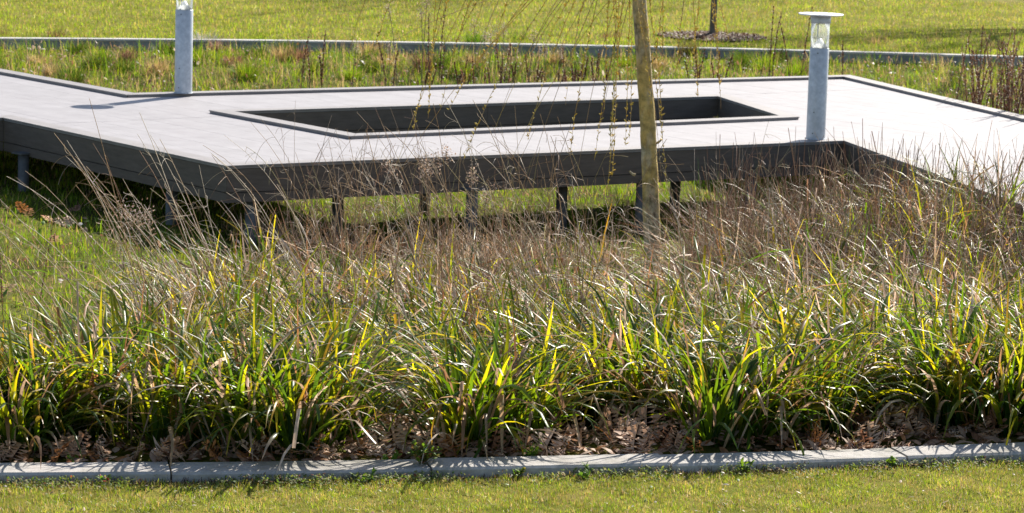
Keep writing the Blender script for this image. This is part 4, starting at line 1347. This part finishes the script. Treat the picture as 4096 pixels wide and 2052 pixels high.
for i in range(44):
    u = 3880 + 340 * RNG.random() ** 0.8
    de = at(u, 299 + (u - 3400) * 0.2328, Z_TOP).y
    dock(u, U(95, 280), de + U(.2, 2.6), 'reddish brown dry weed stalk in the thicket behind the right deck edge', 'weed thicket on the right', RNG.random() < .5, 3)


def goldenrod(u, vtop, d, label, group, size=1.0):
    x = at(u, 300, dist=d).x; z0 = float(bed_z(x, d)); H = max(0.2, at(u, vtop, dist=d).z - z0)
    t = empty('dry_goldenrod', (x, d, z0)); tag(t, label, 'dry weed', group)
    P, _ = arcs(np.zeros((1, 3)), U(0, 6.28, 1), U(0, .08, 1), U(0, .2, 1), np.array([H]), 8)
    v, f, c = tubes(P, np.full((1, 8), 0.0030), np.full((1, 8, 3), 1.0) * np.array([.22, .16, .11]), 4)
    link_local('stem', np_mesh('stem', v, f, c), M['straw'], t)
    n_ = int(140 * size); tip = P[0, -1]
    b0 = tip + np.stack([RNG.normal(0, .026 * size, n_), RNG.normal(0, .026 * size, n_), RNG.normal(-.02, .045 * size, n_)], -1)
    v, f, c = oval_leaves(b0, U(0, 1.6, n_), U(0, 6.28, n_), U(.008, .018, n_), U(.006, .012, n_), pick([(.42, .33, .27), (.5, .42, .36), (.30, .21, .16)], (2, 1, 1), n_))
    tag(link_local('seed_fluff', np_mesh('seed_fluff', v, f, c), M['dead'], t), kind='stuff')


for u, vt in ((1592, 30), (1682, 10), (1690, 45), (1905, 95), (1920, 140), (2008, 115), (1978, 120), (1960, 135), (1555, 190), (1410, 180), (2110, 145), (2185, 185), (2235, 190)):
    goldenrod(u, vt, 30 + U(-.5, .6), 'pale fluffy seed head on thin stem behind the deck', 'fluffy seed heads behind the deck')
for u, vt, d in ((1622, 665, 19.0), (1735, 680, 19.2), (1770, 640, 19.3), (1935, 690, 19.0), (1850, 600, 19.4), (1660, 640, 19.2), (1930, 770, 18.8)):
    goldenrod(u, vt, d, 'pale fluffy seed head against the dark deck fascia', 'fluffy seed heads in front of the deck', 0.8)
for u, vt, d in ((500, 840, 17.6), (590, 860, 17.5), (620, 875, 17.4)):
    goldenrod(u, vt, d, 'pale seed head in the deck shadow on the left', 'fluffy seed heads on the left', 0.9)
for u, vt, d in ((65, 880, 15.5), (100, 880, 15.6), (10, 990, 14.7)):
    dock(u, vt, d, 'dark thin weed stalk in the open grass at the left edge', 'weed stalks on the left', True, 1)


# tussocks and the silver plant in the meadow
def tuft(u, v_, h, label, cols, n=240, mat='grass', name='grass_tuft', cat='grass tuft', z=-0.12, sp=0.09):
    p = at(u, v_, z); z0 = float(bed_z(p.x, p.y))
    t = empty(name, (p.x, p.y, z0)); tag(t, label, cat, 'meadow tufts')
    r = sp * np.sqrt(U(0, 1, n)); a_ = U(0, 6.28, n)
    P, ph = arcs(np.stack([r * np.cos(a_), r * np.sin(a_), np.zeros(n)], -1), a_ + RNG.normal(0, .5, n), np.abs(RNG.normal(.3, .3, n)), U(.2, 1.3, n), h * U(.6, 1.2, n), 5)
    W = U(.004, .008, n)[:, None] * np.array([1, 1, .9, .6, .1])[None]
    v, f, c = ribbons(P, W, side_vecs(ph, n, 5, .6), np.repeat(pick(cols, [1] * len(cols), n)[:, None], 5, 1))
    tag(link_local('blades', np_mesh('blades', v, f, c), M[mat], t), kind='stuff')


DG = [(.05, .10, .02), (.07, .12, .02), (.12, .13, .03)]
tuft(1140, 255, .24, 'dark green grass tuft in the meadow below the low wall', DG, 320)
tuft(225, 205, .22, 'brown tinged grass tuft near the wall at far left', [(.2, .13, .07), (.12, .1, .03)])
tuft(500, 265, .18, 'brown dead tuft in the meadow left of the left lamp', [(.2, .12, .08), (.28, .18, .12), (.1, .07, .05)])
tuft(400, 285, .20, 'dark green tuft in the meadow left of the left lamp', DG)
tuft(1900, 225, .26, 'green tuft against the low wall behind the willow twigs', [(.07, .15, .02), (.1, .18, .02)], 320)
tuft(2750, 250, .24, 'olive tuft against the wall right of the willow trunk', [(.14, .15, .04), (.2, .17, .07)], 320)
tuft(3110, 270, .20, 'dark leafy tuft at the foot of the thin weed stems', [(.05, .12, .02), (.1, .07, .05), (.06, .05, .03)], 320)
tuft(2960, 290, .2, 'dark green low tuft left of the thin weed stems', DG)
tuft(670, 240, .18, 'green tuft close behind the left lamp', DG)
tuft(1030, 210, .2, 'green tuft below the wall right of the left lamp', [(.08, .15, .02), (.15, .18, .03)])
tuft(815, 215, .22, 'silver grey leafy plant right of the left lamp', [(.42, .43, .42), (.52, .52, .5), (.3, .33, .3)], 260, 'silver', 'silver_plant', 'plant', sp=0.14)
tuft(870, 225, .16, 'rusty brown plant beside the silver grey one', [(.3, .17, .12), (.4, .3, .25)], 160, 'dead', 'dry_plant', 'plant')
for i in range(70):
    u, vv = U(-100, 4200), U(190, 330)
    if u > 3400 and vv > 240 + (4096 - u) * 0.1: vv = U(200, 245)
    kind = RNG.random()
    cols = DG if kind < 0.35 else ([(.13, .22, .02), (.2, .25, .03)] if kind < 0.65 else ([(.44, .35, .18), (.36, .27, .12)] if kind < 0.88 else [(.28, .17, .11), (.18, .11, .07)]))
    word = 'dark green' if kind < 0.35 else ('bright green' if kind < 0.65 else ('straw coloured' if kind < 0.88 else 'brown'))
    tuft(u, vv, U(.12, .22), 'small %s grass tuft in the rough strip behind the deck' % word, cols, 200, sp=U(.08, .16))
print('objects', len(bpy.data.objects), 'polys', sum(len(m_.polygons) for m_ in bpy.data.meshes))
